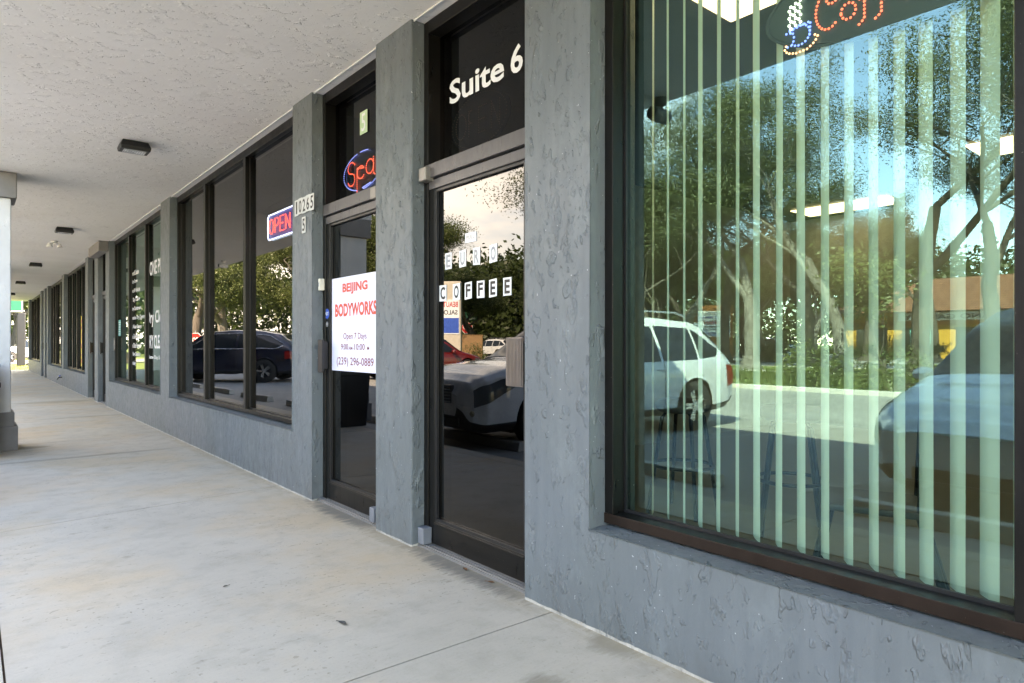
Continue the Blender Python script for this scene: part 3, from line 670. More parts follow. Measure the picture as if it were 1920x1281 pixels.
# neon OPEN
r = sign("neon_sign", "lit red neon OPEN sign with blue border in the dark window", "neon sign", (2.15, 5.85, 2.14))
mb = MB(); mb.box(2.172, 2.176, 5.50, 6.212, 2.13, 2.47); child(mb, "backboard", M["acry"], r)
mb = MB(); mb.box(2.166, 2.170, 5.535, 6.16, 2.147, 2.365); child(mb, "panel", plain("lit blue panel", (.03, .05, .3), .4, emit=(.08, .10, .8), es=.16), r)
def rrect(ya, yb, z0, z1, rd):
    q = []
    for (cy, cz, a) in ((ya - rd, z1 - rd, 0), (yb + rd, z1 - rd, 90), (yb + rd, z0 + rd, 180), (ya - rd, z0 + rd, 270)): q += [(cy + rd * math.cos(R(a + t)), cz + rd * math.sin(R(a + t))) for t in (0, 30, 60, 90)]
    return q
mb = MB(); mb.tube([(2.155, y, z) for y, z in rrect(6.165, 5.53, 2.142, 2.37, .035)], .0065, 8, closed=True); child(mb, "border_tube", M["neonb"], r, smooth=True)
mb = MB(); zt, zb2 = 2.322, 2.19
ya = [6.115, 5.975, 5.845, 5.71]; wd = .105
mb.tube([(2.15, y, z) for y, z in arc(ya[0] - wd / 2, (zt + zb2) / 2, wd / 2, (zt - zb2) / 2, 0, 360, 24)[:-1]], .0062, 8, closed=True)
mb.tube([(2.15, y, z) for y, z in [(ya[1], zb2), (ya[1], zt)] + arc(ya[1] - .055, zt - .036, .045, .036, 90, -90, 10)[0:] + [(ya[1] - .01, zt - .072)]] if False else [(2.15, ya[1], zb2), (2.15, ya[1], zt), (2.15, ya[1] - .06, zt), (2.15, ya[1] - .092, zt - .018), (2.15, ya[1] - .092, zt - .05), (2.15, ya[1] - .06, zt - .07), (2.15, ya[1] - .008, zt - .07)], .0062, 8)
mb.tube([(2.15, ya[2] - .095, zt), (2.15, ya[2], zt), (2.15, ya[2], zb2), (2.15, ya[2] - .095, zb2)], .0062, 8); mb.tube([(2.15, ya[2], (zt + zb2) / 2), (2.15, ya[2] - .075, (zt + zb2) / 2)], .0062, 8)
mb.tube([(2.15, ya[3], zb2), (2.15, ya[3], zt), (2.15, ya[3] - .10, zb2), (2.15, ya[3] - .10, zt)], .0062, 8); child(mb, "letter_tube", M["neonr"], r, smooth=True)

# letter cards on the coffee shop door
CX = 2.0705
def card(ch, ya, yb, z0, z1, lab, dark=True):
    r = sign("letter_card", lab, "letter card", (CX, ya, z0), "letter cards spelling out the coffee shop name")
    tl_ = random.uniform(-.003, .003)
    mb = MB(); mb.add([(CX + .002, ya, z0 + tl_), (CX + .002, yb, z0 - tl_), (CX + .002, yb, z1 - tl_), (CX + .002, ya, z1 + tl_), (CX + .003, ya, z0 + tl_), (CX + .003, yb, z0 - tl_), (CX + .003, yb, z1 - tl_), (CX + .003, ya, z1 + tl_)], [(0, 1, 2, 3), (7, 6, 5, 4), (0, 4, 5, 1), (1, 5, 6, 2), (2, 6, 7, 3), (3, 7, 4, 0)])
    child(mb, "sheet", M["paper"], r); mb = MB(); wq = abs(ya - yb); add_text(mb, ch, CX + .0012, ya - wq * .17, yb + wq * .17, z0 + .010, z1 - .010, .03); child(mb, "letter", M["blackink"] if dark else M["ash"], r)
nm = {"E": "E", "U": "U", "R": "R", "O": "O"}
for ch, ya, yb in (("E", 3.078, 3.014), ("U", 2.94, 2.877), ("R", 2.812, 2.75), ("O", 2.669, 2.605)): card(ch, ya, yb, 1.594, 1.686, f"white card with grey letter {ch} in the upper word on the coffee shop door", False)
for ch, ya, yb, t in (("C", 3.137, 3.066, "first"), ("O", 3.002, 2.933, "second"), ("F", 2.889, 2.824, "third"), ("F", 2.778, 2.713, "fourth"), ("E", 2.672, 2.608, "fifth"), ("E", 2.556, 2.491, "last")): card(ch, ya, yb, 1.416, 1.507, f"white card with black letter {ch}, {t} of the lower word on the coffee shop door")
r = sign("door_notice", "small white PULL notice near the top of the coffee shop door glass", "notice", (CX, 2.83, 1.72)); mb = MB(); mb.box(CX + .002, CX + .003, 2.783, 2.885, 1.721, 1.774); child(mb, "sheet", M["paper"], r); mb = MB(); add_text(mb, "PULL", CX + .0012, 2.873, 2.795, 1.738, 1.760, .02); child(mb, "lettering", plain("pale ink", (.5, .47, .44), .5), r)
for z0, z1, t in ((1.545, 1.63, "upper"), (1.335, 1.385, "lower")):
    r = sign("sticker", f"{t} small white sticker on the near stile of the coffee shop door", "sticker", (2.046, 2.33, z0)); mb = MB(); mb.box(2.0440, 2.0452, 2.318, 2.352, z0, z1); child(mb, "sheet", M["paper"], r, bevel=.0)

# window three lettering
WX = 2.0895
r = sign("window_lettering", "white list of dry cleaning services on the green tinted window", "lettering", (WX, 12.1, .8)); mb = MB()
lines = ["Leather & Suede", "Wedding Gowns", "Drapes & Valances", "Same Day Cleaning", "Bedding Comforters", "Restoration Dry Cleaning", "Fire & Water Damage", "Ozone Deodorization", "Smoke Odor Removal", "Area Rug Cleaning", "Embroidery"]
for i, s_ in enumerate(lines):
    z = 2.30 - i * .150; mb = MB(); add_text(mb, s_, WX, 12.64, 12.64 - .052 * len(s_) * .98, z, z + .085, .02); child(mb, "lettering_line", M["paper"], r)
r = sign("window_lettering", "large white words about price and dry cleaning beside the pier on green tinted glass", "lettering", (WX, 10.8, .8)); mb = MB()
pass
for sx, a_, b_2, c_, d_ in (("ONE PRICE", 11.05, 9.9, 2.19, 2.40), ("Dry Clean", 11.22, 10.0, 1.42, 1.66), ("DRY CLEANERS", 11.22, 9.75, 1.10, 1.30), ("Same Day Service", 11.12, 10.0, .93, 1.0)):
    mb = MB(); add_text(mb, sx, WX, a_, b_2, c_, d_, .02); child(mb, "lettering_line", M["paper"], r)
r = sign("pull_handle", "silver loop pull on the green tinted window frame", "handle", (2.03, 13.8, 1.04)); mb = MB(); mb.tube([(2.035, y, z) for y, z in rrect(13.92, 13.80, 1.06, 1.27, .02)], .012, 6, closed=True); child(mb, "loop", M["alu"], r)
r = sign("notice", "teal business hours card above the silver pull", "notice", (2.126, 13.55, 1.31)); mb = MB(); mb.box(2.0875, 2.090, 13.5, 13.72, 1.31, 1.60); child(mb, "card", M["teal"], r)
mb = MB()
for i in range(6): mb.box(2.0868, 2.0874, 13.53, 13.69, 1.34 + i * .042, 1.352 + i * .042)
child(mb, "text_rows", M["paper"], r)
# yellow posters
r = sign("poster", "tall yellow poster with red shapes inside the dark window far along", "poster", (2.13, 18.9, .65)); mb = MB(); mb.box(2.0855, 2.088, 18.55, 18.9, .62, 1.84); child(mb, "sheet", M["yellow"], r)
mb = MB()
for z, h_ in ((.70, .10), (.86, .06), (1.05, .12), (1.52, .07), (1.66, .09)): mb.box(2.0842, 2.0852, 18.58, 18.86, z, z + h_)
mb.lathe([(0, 0), (.11, 0)], (2.0846, 18.72, 1.34), axis='X', n=20); child(mb, "red_print", M["redsign"], r)
r = sign("poster", "yellow poster low inside the far shop door", "poster", (2.07, 16.2, .2)); mb = MB(); mb.box(2.066, 2.0685, 15.85, 16.45, .22, 1.2); child(mb, "sheet", M["yellow"], r); mb = MB(); add_text(mb, "SALE", 2.065, 16.4, 15.9, .85, 1.1, .02); child(mb, "lettering", M["redsign"], r)
r = sign("decal_strip", "blue and white stickers down the glass of the far shop door", "stickers", (2.07, 14.8, .2)); mb = MB(); mb.box(2.0665, 2.068, 14.62, 14.78, 1.75, 2.0); mb.box(2.0665, 2.068, 14.62, 14.72, .2, .36); child(mb, "blue_sticker", M["blue"], r)
mb = MB(); mb.box(2.0665, 2.068, 14.6, 14.72, .62, .72); mb.box(2.0665, 2.068, 14.6, 14.72, .98, 1.07); mb.box(2.0665, 2.068, 14.66, 14.72, 1.2, 1.3); child(mb, "white_sticker", M["paper"], r)
r = sign("notice", "small green and blue notice in the farther dark window", "notice", (2.126, 25.6, 1.25)); mb = MB(); mb.box(2.0865, 2.089, 25.3, 25.6, 1.26, 2.05); child(mb, "sheet", M["teal"], r)
r = sign("curtain", "pale curtain strip inside the far tinted window", "curtain", (2.3, 19.8, .3)); mb = MB(); mb.box(2.28, 2.31, 19.5, 19.95, .3, 3.0); child(mb, "cloth", M["cream"], r)

# coffee LED sign hanging in window one
r = sign("led_sign", "dark oval LED coffee sign with blue cup hanging in the big window", "led sign", (2.2, .75, 2.1))
oc = (.73, 2.30); mb = MB(); mb.prism(arc(oc[0], oc[1], .475, .165, 0, 360, 48)[:-1], lambda u, v, d: (d, u, v), 2.182, 2.188); child(mb, "backboard", M["black"], r)
mb = MB(); mb.tube([(2.180, y, z) for y, z in arc(oc[0], oc[1], .465, .155, 0, 360, 48)[:-1]], .004, 6, closed=True); child(mb, "rim", M["blackm"], r)
LX = 2.176
mb = MB(); dots(mb, along(arc(1.078, 2.228, .036, .034, 30, 330), .0125) + along(arc(1.115, 2.225, .018, .026, 60, 300), .014) + along([(1.112, 2.255), (1.04, 2.262), (1.043, 2.215)], .013), LX, .0042); child(mb, "cup_leds", M["ledb"], r)
mb = MB(); dots(mb, [(1.108 - .017 * i + .006 * (j % 2), 2.335 - .0125 * j + .006 * i) for j in range(7) for i in range(3)], LX, .0052); child(mb, "steam_leds", M["ledw"], r)
mb = MB(); dots(mb, along([(1.125, 2.205), (1.13, 2.192), (1.118, 2.178), (1.09, 2.17), (1.05, 2.172), (1.025, 2.188), (1.015, 2.205), (1.03, 2.214)], .0125), LX, .0042); child(mb, "saucer_leds", M["ledo"], r)
mb = MB()
co = along(arc(.982, 2.275, .040, .062, 135, -130), .0125) + along(arc(.917, 2.248, .023, .026, 0, 360), .0135) + along([(.84, 2.33), (.868, 2.315), (.868, 2.205), (.89, 2.187)], .0125) + along([(.79, 2.33), (.818, 2.315), (.818, 2.205), (.84, 2.19)], .0125) + along([(.83, 2.272), (.89, 2.272)], .013)
co += along(arc(.745, 2.248, .023, .026, -110, 210), .0135) + along(arc(.68, 2.248, .023, .026, -110, 210), .0135) + along([(.768, 2.25), (.722, 2.25)], .013) + along([(.703, 2.25), (.657, 2.25)], .013) + along(arc(.97, 2.306, .016, .012, 0, -180), .012)
dots(mb, co, LX, .0045); child(mb, "letter_leds", M["ledr"], r)

# vertical blinds
slats = [(1.86, 25), (1.744, 33), (1.664, 42), (1.586, 41), (1.51, 45), (1.43, 42), (1.348, 39), (1.268, 45), (1.184, 42), (1.1, 44), (1.018, 41), (.942, 41), (.862, 39), (.788, 40), (.712, 42), (.632, 41), (.554, 45), (.485, 30)]
slats += [(.405 - .08 * i, 38 + random.uniform(-3, 4)) for i in range(32)]
bl = empty("vertical_blinds", (2.235, 0, 3.0), label="white vertical blinds with open slats behind the big green tinted window", cat="blinds")
sl0 = None
for i, (yc, ad) in enumerate(slats):
    A = R(ad)
    if sl0 is None:
        mb = MB(); n = 6
        for f in range(2):
            pass
        vs = []; 
        for z in np.linspace(.445, 2.93, 9):
            for j in range(n + 1):
                u = -.0445 + .089 * j / n; vs.append((u, .0035 * math.cos(u / .0445 * 1.5), z))
        fs = [(a * (n + 1) + j, a * (n + 1) + j + 1, (a + 1) * (n + 1) + j + 1, (a + 1) * (n + 1) + j) for a in range(8) for j in range(n)]
        mb.add(vs, fs); o = sl0 = mb.build("slat", M["slat"], bl, smooth=True, fix=False)
    else: o = sl0.copy(); col.objects.link(o)
    o.parent = bl; o.location = (0, yc, -3.0 + (0.006 if i % 5 == 2 else 0)); o.rotation_euler = (random.uniform(-.002, .002), 0, A)
mb = MB(); mb.box(2.205, 2.265, -2.15, 1.85, 2.935, 2.985); child(mb, "head_rail", M["cream"], bl)

# bar stools and chair inside
def stool():
    r = empty("bar_stool")
    mb = MB(); mb.lathe([(0, .70), (.16, .70), (.185, .72), (.19, .75), (.17, .785), (0, .795)], n=28); mb.build("seat", M["seat"], r, smooth=True)
    for k in range(4):
        a = R(45 + 90 * k); mb = MB(); mb.tube([(.12 * math.cos(a), .12 * math.sin(a), .70), (.15 * math.cos(a), .15 * math.sin(a), .66), (.25 * math.cos(a), .25 * math.sin(a), .0)], .014, 8); mb.build("leg", M["blackm"], r, smooth=True)
    mb = MB(); mb.tube([(x, y, .33) for x, y in arc(0, 0, .205, .205, 0, 360, 28)[:-1]], .012, 8, closed=True); mb.build("foot_ring", M["blackm"], r, smooth=True)
    return r
s0 = stool(); place(s0, 3.82, 2.72, 0, R(10), label="black bar stool inside, behind the left blind slats and mirrored car wheel", cat="bar stool", group="bar stools in the coffee shop")
place(copy_tree(s0), 3.93, 2.0, 0, R(30), label="bar stool with grey seat inside the shop, middle of the window", cat="bar stool", group="bar stools in the coffee shop")
r = empty("cafe_chair", (3.15, 1.22, 0), R(200), label="black cafe chair with slanting legs inside the shop window", cat="chair")
mb = MB(); mb.box(-.2, .2, -.2, .2, .44, .47); mb.build("seat", M["seat"], r, bevel=.01)
mb = MB(); mb.box(-.19, .19, .18, .21, .66, .98); mb.build("backrest", M["blackm"], r, bevel=.02)
for sx in (-1, 1):
    mb = MB(); mb.tube([(.17 * sx, -.17, .44), (.22 * sx, -.26, 0)], .018); mb.build("leg", M["blackm"], r); mb = MB(); mb.tube([(.17 * sx, .2, .9), (.18 * sx, .18, .44), (.22 * sx, .30, 0)], .018); mb.build("leg", M["blackm"], r)

# fallen leaves
def leafthing(x, y, z, L, rz, mat, lab):
    r = MB(); n = 6; v = []
    for i in range(n + 1):
        t = i / n; w_ = L * .22 * math.sin(math.pi * min(1, t * 1.02)) + .0005; h = .3 * L * (t - .5) ** 2 + .002
        v += [(L * (t - .5), -w_, h + w_ * .5), (L * (t - .5), 0, h), (L * (t - .5), w_, h + w_ * .6)]
    f = []
    for i in range(n): a = i * 3; f += [(a, a + 1, a + 4, a + 3), (a + 1, a + 2, a + 5, a + 4)]
    r.add(v, f); r.tube([(L * .5, 0, .3 * L * .25 + .002), (L * .8, 0, .003)], .0012, 4); o = r.build("fallen_leaf", mat, fix=False); place(o, x, y, z, rz, label=lab, cat="leaf")
leafthing(1.2, 2.55, 0, .055, R(100), M["green_leaf"], "dark curled leaf on the pale concrete in front of the coffee shop door")
leafthing(1.975, 2.75, .0, .05, R(70), M["dryleaf"], "brown dry leaf at the aluminium threshold of the coffee shop door")
leafthing(1.965, 2.52, .0, .045, R(110), M["dryleaf"], "reddish dry leaf by the near end of the coffee shop threshold")
leafthing(1.02, 1.92, 0, .05, R(150), M["green_leaf"], "narrow dark leaf on the concrete near the bottom of the photo")
leafthing(.95, 3.3, 0, .03, R(20), M["green_leaf"], "tiny dark leaf scrap in the middle of the walkway")

# trash bin mirrored in the poster door
r = empty("trash_bin", (-.01, 8.68, 0), label="square black trash bin mirrored in the poster door", cat="trash bin")
mb = MB(); mb.add([(-.2, -.2, 0), (.2, -.2, 0), (.2, .2, 0), (-.2, .2, 0), (-.24, -.24, .72), (.24, -.24, .72), (.24, .24, .72), (-.24, .24, .72)], [(3, 2, 1, 0), (0, 1, 5, 4), (1, 2, 6, 5), (2, 3, 7, 6), (3, 0, 4, 7), (4, 5, 6, 7)]); mb.build("body", M["black"], r, bevel=.012)
mb = MB(); mb.box(-.255, .255, -.255, .255, .72, .78); mb.box(-.22, .22, -.22, .22, .78, .93); mb.box(-.25, .25, -.25, .25, .93, .97); mb.build("hood", M["black"], r, bevel=.012)

# ------------------------------------------------------------------ vehicles
def interp(tab, x):
    if x <= tab[0][0]: return tab[0][1]
    for (a, b), (c, d) in zip(tab, tab[1:]):
        if x <= c:
            t = (x - a) / (c - a); return b + (d - b) * (t * t * (3 - 2 * t) * .5 + t * .5)
    return tab[-1][1]
def make_car(name, sp, paint, wheelmat=None):
    """x forward, wheelbase centred on origin"""
    root = empty(name); wb = sp['wb'] / 2; rw = sp['rw']; ar = rw * 1.13; xf, xr = sp['xf'], sp['xr']
    T = lambda k, x: interp(sp[k], x)
    def low(x, v):
        zb, zs, w_ = T('zb', x), T('zs', x), T('w', x)
        pts = [(0, zb), (w_ * .90, zb), (w_ * .975, zb + .07), (w_ * .99, zb + .20), (w_, zb + (zs - zb) * .55), (w_ * .992, zb + (zs - zb) * .8), (w_ * .97, zs)]
        t = v * 6; i = min(5, int(t)); f = t - i; y = pts[i][0] + (pts[i + 1][0] - pts[i][0]) * f; z = pts[i][1] + (pts[i + 1][1] - pts[i][1]) * f
        for xc in (wb, -wb):
            d = abs(x - xc)
            if d < ar: z = max(z, rw + math.sqrt(ar * ar - d * d)) if v < .99 else max(z, min(zs, rw + math.sqrt(ar * ar - d * d)))
        return y, z
    def up(x, u):
        zs, zt, w_ = T('zs', x), T('zt', x), T('w', x); dz = max(.0, zt - zs)
        tum = sp.get('tum', .42); we = w_ * .97 - tum * max(0, dz - .08) - .05; ze = zt - min(.055, dz * .55)
        if u < .6:
            t = u / .6; return (w_ * .97 + (we - w_ * .97) * t + .02 * math.sin(math.pi * t) * min(1, dz * 3), zs + (ze - zs) * t)
        a = (u - .6) / .4 * math.pi / 2; return (we * math.cos(a) ** .7 if a < 1.57 else 0, ze + (zt - ze) * math.sin(a))
    nx = 130; xs = sorted(set([xr + (xf - xr) * (0.5 - 0.5 * math.cos(math.pi * i / nx)) for i in range(nx + 1)] + [s_ * wb + d * ar for s_ in (1, -1) for d in (-1, -.995, -.97, .97, .995, 1)]))
    prof = []
    LV = [i / 24 for i in range(25)]; UV = [i / 20 for i in range(1, 21)]
    v = []; f = []; mi = []
    for x in xs:
        row = [(low(x, q)) for q in LV] + [up(x, q) for q in UV]
        full = [(y, z) for y, z in row] + [(-y, z) for y, z in row[-2::-1]]
        v += [(x, y, z) for y, z in full]
    m = 2 * (len(LV) + len(UV)) - 1
    for i in range(len(xs) - 1):
        for j in range(m - 1):
            a = i * m + j; f.append((a, a + 1, a + m + 1, a + m)); k = j if j < m // 2 else m - 2 - j; mi.append(1 if k < 9 else 0)
    b = MB(); b.v = v; b.f = f; b.mi = mi
    for i, fl in ((0, 1), (len(xs) - 1, 0)):
        ring = [i * m + j for j in range(m)]; b.f.append(tuple(ring if fl else ring[::-1])); b.mi.append(0)
    body = b.build("body", [paint, M["black"]], root, smooth=True)
    for p in body.data.polygons:
        if len(p.vertices) > 6: p.use_smooth = False
    def patch(nm, surf, x0, x1, ulo, uhi, mat, par=root, off=.005, both=True, n=26, k=7, sm=True):
        for sgn in ((1, -1) if both else (1,)):
            vs = []; fs = []
            for i in range(n + 1):
                x = x0 + (x1 - x0) * i / n; a, c = ulo(x), uhi(x)
                for j in range(k + 1):
                    q = a + (c - a) * j / k; y, z = surf(x, q); y2, z2 = surf(x, q + .004); y3, z3 = surf(x + .01, q)
                    t1 = Vector((0, y2 - y, z2 - z)); t2 = Vector((.01, y3 - y, z3 - z)); nn = t2.cross(t1) * -1
                    if nn.length < 1e-9: nn = Vector((0, 1, 0))
                    nn.normalize()
                    if nn.y < 0 and nn.z < .3: nn = -nn
                    p = Vector((x, y, z)) + nn * off; vs.append((p.x, p.y * sgn, p.z))
            for i in range(n):
                for j in range(k): a = i * (k + 1) + j; fs.append((a, a + 1, a + k + 2, a + k + 1))
            q = MB(); q.add(vs, fs); q.build(nm, mat, par, smooth=sm)
    # side windows by z outline -> u
    def zu(x, z):
        zs, zt = T('zs', x), T('zt', x); ze = zt - min(.055, max(0, zt - zs) * .55); return max(0.01, min(.58, .6 * (z - zs) / max(.01, ze - zs)))
    for (x0, x1, tabl, tabh) in sp['sidewin']:
        patch("side_window", up, x0, x1, lambda x: zu(x, interp(tabl, x)), lambda x: max(zu(x, interp(tabh, x)), zu(x, interp(tabl, x)) + .005), M["carglass"])
    # windscreens: across the roof section
    def screen(nm, x0, x1, edge):
        vs = []; fs = []; n = 18; kk = 12
        for i in range(n + 1):
            x = x0 + (x1 - x0) * i / n
            rr = []
            for j in range(kk + 1):
                u = edge + (1 - edge) * j / kk; rr.append(up(x, u))
            full = rr + [(-y, z) for y, z in rr[-2::-1]]
            sl = (T('zt', x + .01) - T('zt', x - .01)) / .02; nn = Vector((-sl, 0, 1)).normalized()
            vs += [(x + nn.x * .006, y * 1.0, z + nn.z * .006) for y, z in full]
        mm = 2 * kk + 1
        for i in range(n):
            for j in range(mm - 1): a = i * mm + j; fs.append((a, a + 1, a + mm + 1, a + mm))
        q = MB(); q.add(vs, fs); return q.build(nm, M["carglass"], root, smooth=True)
    screen("windscreen", *sp['ws'], .5); screen("rear_window", *sp['rws'], .5)
    if 'hl' in sp:
        x0, x1, a, c = sp['hl']; patch("headlight", low, x0, x1, lambda x: a + (c - a) * .62 * ((x1 - x) / (x1 - x0)) ** 1.3, lambda x: c - .02 * (x - x0) / (x1 - x0), M["hl"], off=.006)
    if 'tl' in sp:
        x0, x1, a, c = sp['tl']; patch("tail_light", low, x0, x1, lambda x: a, lambda x: c, M["tl"], off=.006)
    # trim lines
    if sp.get('chrome'):
        for (x0, x1, tabl, tabh) in sp['chrome']:
            for sgn in (1, -1):
                pts = []
                for i in range(25):
                    x = x0 + (x1 - x0) * i / 24; y, z = up(x, zu(x, interp(tabl, x))); pts.append((x, (y + .008) * sgn, z))
                for i in range(25):
                    x = x1 + (x0 - x1) * i / 24; y, z = up(x, zu(x, interp(tabh, x))); pts.append((x, (y + .008) * sgn, z))
                q = MB(); q.tube([(a_, b_ + .006 * sgn, c_) for a_, b_, c_ in pts], .017, 5, closed=True); q.build("window_trim", M["wheel"], root, smooth=True)
    for dx in sp.get('doors', []):
        for sgn in (1, -1):
            pts = [(dx + sp.get('dslant', .0) * t, (low(dx, .12 + .88 * t)[0] + .0015) * sgn, low(dx, .12 + .88 * t)[1]) for t in [i / 12 for i in range(13)]]
            q = MB(); q.tube(pts, .005, 4); q.build("door_seam", M["black"], root)
    for hx, hz in sp.get('handles', []):
        for sgn in (1, -1):
            y = T('w', hx) * .985; q = MB(); q.tube([(hx - .10, (y - .005) * sgn, hz), (hx - .06, (y + .022) * sgn, hz + .004), (hx + .06, (y + .022) * sgn, hz + .006), (hx + .10, (y - .005) * sgn, hz)], .012, 6); q.build("door_handle", paint, root, smooth=True)
    for sgn in (1, -1):
        mxx, mz = sp['mirror']; y = T('w', mxx) * .95
        q = MB(); q.lathe([(0, -.06), (.07, -.05), (.085, 0), (.075, .05), (0, .07)], (mxx, 0, 0), axis='X', n=14); q.v = [(a + 0, (b * 1.25 + y + .12) * sgn, c * .8 + mz) for a, b, c in q.v]; q.build("side_mirror", sp.get('mirmat', paint), root, smooth=True)
    # wheels
    for xc in (wb, -wb):
        for sgn in (1, -1):
            yo = T('w', xc) - .015; tw = .21
            q = MB(); q.lathe([(rw * .62, 0), (rw * .95, .0), (rw, .03), (rw, tw - .03), (rw * .95, tw), (rw * .6, tw)], (xc, 0, 0), axis='Y', n=40); q.v = [(a, (yo - b) * sgn, c + rw) for a, b, c in q.v]
            ty = q.build("wheel", M["rubber"], root, smooth=True)
            q = MB(); q.lathe([(rw * .70, .005), (rw * .66, .012), (rw * .64, .05), (rw * .60, .10), (0, .10)], (xc, 0, 0), axis='Y', n=36, mi=1); q.mi = [0 if i < 72 else 1 for i in range(len(q.f))]
            ns = sp.get('spokes', 5)
            for s_ in range(ns):
                a0 = 2 * math.pi * s_ / ns
                for dd in ((-.13, .13) if sp.get('split') else (0,)):
                    a1 = a0 + dd; w2 = .025 if sp.get('split') else .055
                    d0 = Vector((math.cos(a0), 0, math.sin(a0))); d1 = Vector((math.cos(a1), 0, math.sin(a1))); pe = Vector((-math.sin(a0), 0, math.cos(a0)))
                    A_, B_ = d0 * rw * .10 + pe * (dd * .25 * rw), d1 * rw * .66
                    vs = [A_ - pe * w2 * .9, A_ + pe * w2 * .9, B_ + pe * w2 * .7, B_ - pe * w2 * .7]
                    q.add([(p.x + xc, yy, p.z) for yy in (.012, .05) for p in vs], [(0, 1, 2, 3), (4, 7, 6, 5), (0, 4, 5, 1), (1, 5, 6, 2), (2, 6, 7, 3), (3, 7, 4, 0)])
            q.lathe([(0, .002), (rw * .13, .004), (rw * .16, .03)], (xc, 0, 0), axis='Y', n=16)
            while len(q.mi) < len(q.f): q.mi.append(0)
            q.v = [(a, (yo - b) * sgn, (c + rw)) for a, b, c in q.v]; q.build("rim", [wheelmat or M["wheel"], M["black"]], ty)
            q = MB(); q.lathe([(0, 0), (ar * 1.0, 0), (ar * 1.0, .5), (0, .5)], (xc, 0, 0), axis='Y', n=24); q.v = [(a, (yo - tw - .02 - b * .5) * sgn, max(.2, c + rw)) for a, b, c in q.v]; q.build("wheel_well", M["black"], root)
    root["front"] = 0; del root["front"]
    return root
suv = dict(wb=2.715, rw=.365, xf=2.33, xr=-2.42,
    zb=[(-2.42, .42), (-2.2, .30), (-1.8, .26), (1.8, .26), (2.15, .23), (2.26, .26), (2.33, .42)],
    zs=[(-2.42, .86), (-2.3, .97), (-1.6, 1.03), (.4, .99), (1.1, .96), (1.9, .90), (2.15, .82), (2.26, .75), (2.33, .66)],
    zt=[(-2.42, .90), (-2.36, 1.02), (-2.25, 1.16), (-1.75, 1.57), (-1.55, 1.63), (-.7, 1.68), (.05, 1.65), (.35, 1.57), (1.15, 1.08), (1.35, 1.06), (1.8, 1.01), (2.1, .92), (2.24, .84), (2.33, .70)],
    w=[(-2.42, .74), (-2.34, .83), (-2.1, .89), (-1.4, .925), (1.4, .925), (1.85, .90), (2.1, .82), (2.24, .70), (2.30, .58), (2.33, .46)],
    sidewin=[(-.62, .16, [(-1, 1.02), (.2, 1.01)], [(-1, 1.52), (.2, 1.50)]), (.20, .98, [(.2, 1.01), (1, .99)], [(.2, 1.50), (.45, 1.45), (.98, 1.10)]), (-1.42, -.68, [(-1.42, 1.04), (-.6, 1.02)], [(-1.42, 1.50), (-.6, 1.53)]), (-2.0, -1.47, [(-2.0, 1.16), (-1.88, 1.08), (-1.5, 1.05)], [(-2.0, 1.20), (-1.47, 1.48)])],
    ws=(1.10, .36), rws=(-2.28, -1.78), hl=(1.74, 2.24, .66, .97), tl=(-2.37, -2.12, .62, .97), doors=[1.0, .18, -.68], handles=[(.35, .87), (-.62, .90)], mirror=(.85, 1.03), spokes=5, split=True, tum=.40)
sedan = dict(wb=2.88, rw=.345, xf=2.35, xr=-2.42, zb=[(-2.42, .35), (-2, .22), (2.0, .20), (2.25, .20), (2.35, .24)],
    zs=[(-2.42, .92), (-1.5, .95), (.5, .90), (1.3, .86), (2.0, .72), (2.35, .58)],
    zt=[(-2.42, 1.0), (-2.2, 1.12), (-1.2, 1.52), (-.3, 1.66), (.1, 1.64), (.5, 1.50), (1.25, 1.01), (1.5, .94), (2.0, .82), (2.25, .70), (2.35, .61)],
    w=[(-2.42, .70), (-2.2, .85), (-1.4, .94), (1.3, .94), (1.85, .93), (2.12, .87), (2.28, .76), (2.35, .60)],
    sidewin=[(-.35, .95, [(-1, .98), (1, .94)], [(-.4, 1.46), (.3, 1.40), (.95, 1.02)]), (-1.5, -.42, [(-1.5, 1.02), (-.4, .98)], [(-1.5, 1.22), (-.4, 1.47)])],
    ws=(1.22, .15), rws=(-2.1, -1.2), hl=(1.80, 2.26, .70, .96), tl=(-2.38, -2.1, .7, .9), doors=[.95, -.38], handles=[(.1, .80), (-1.0, .84)], mirror=(.75, .98), spokes=10, tum=.42)
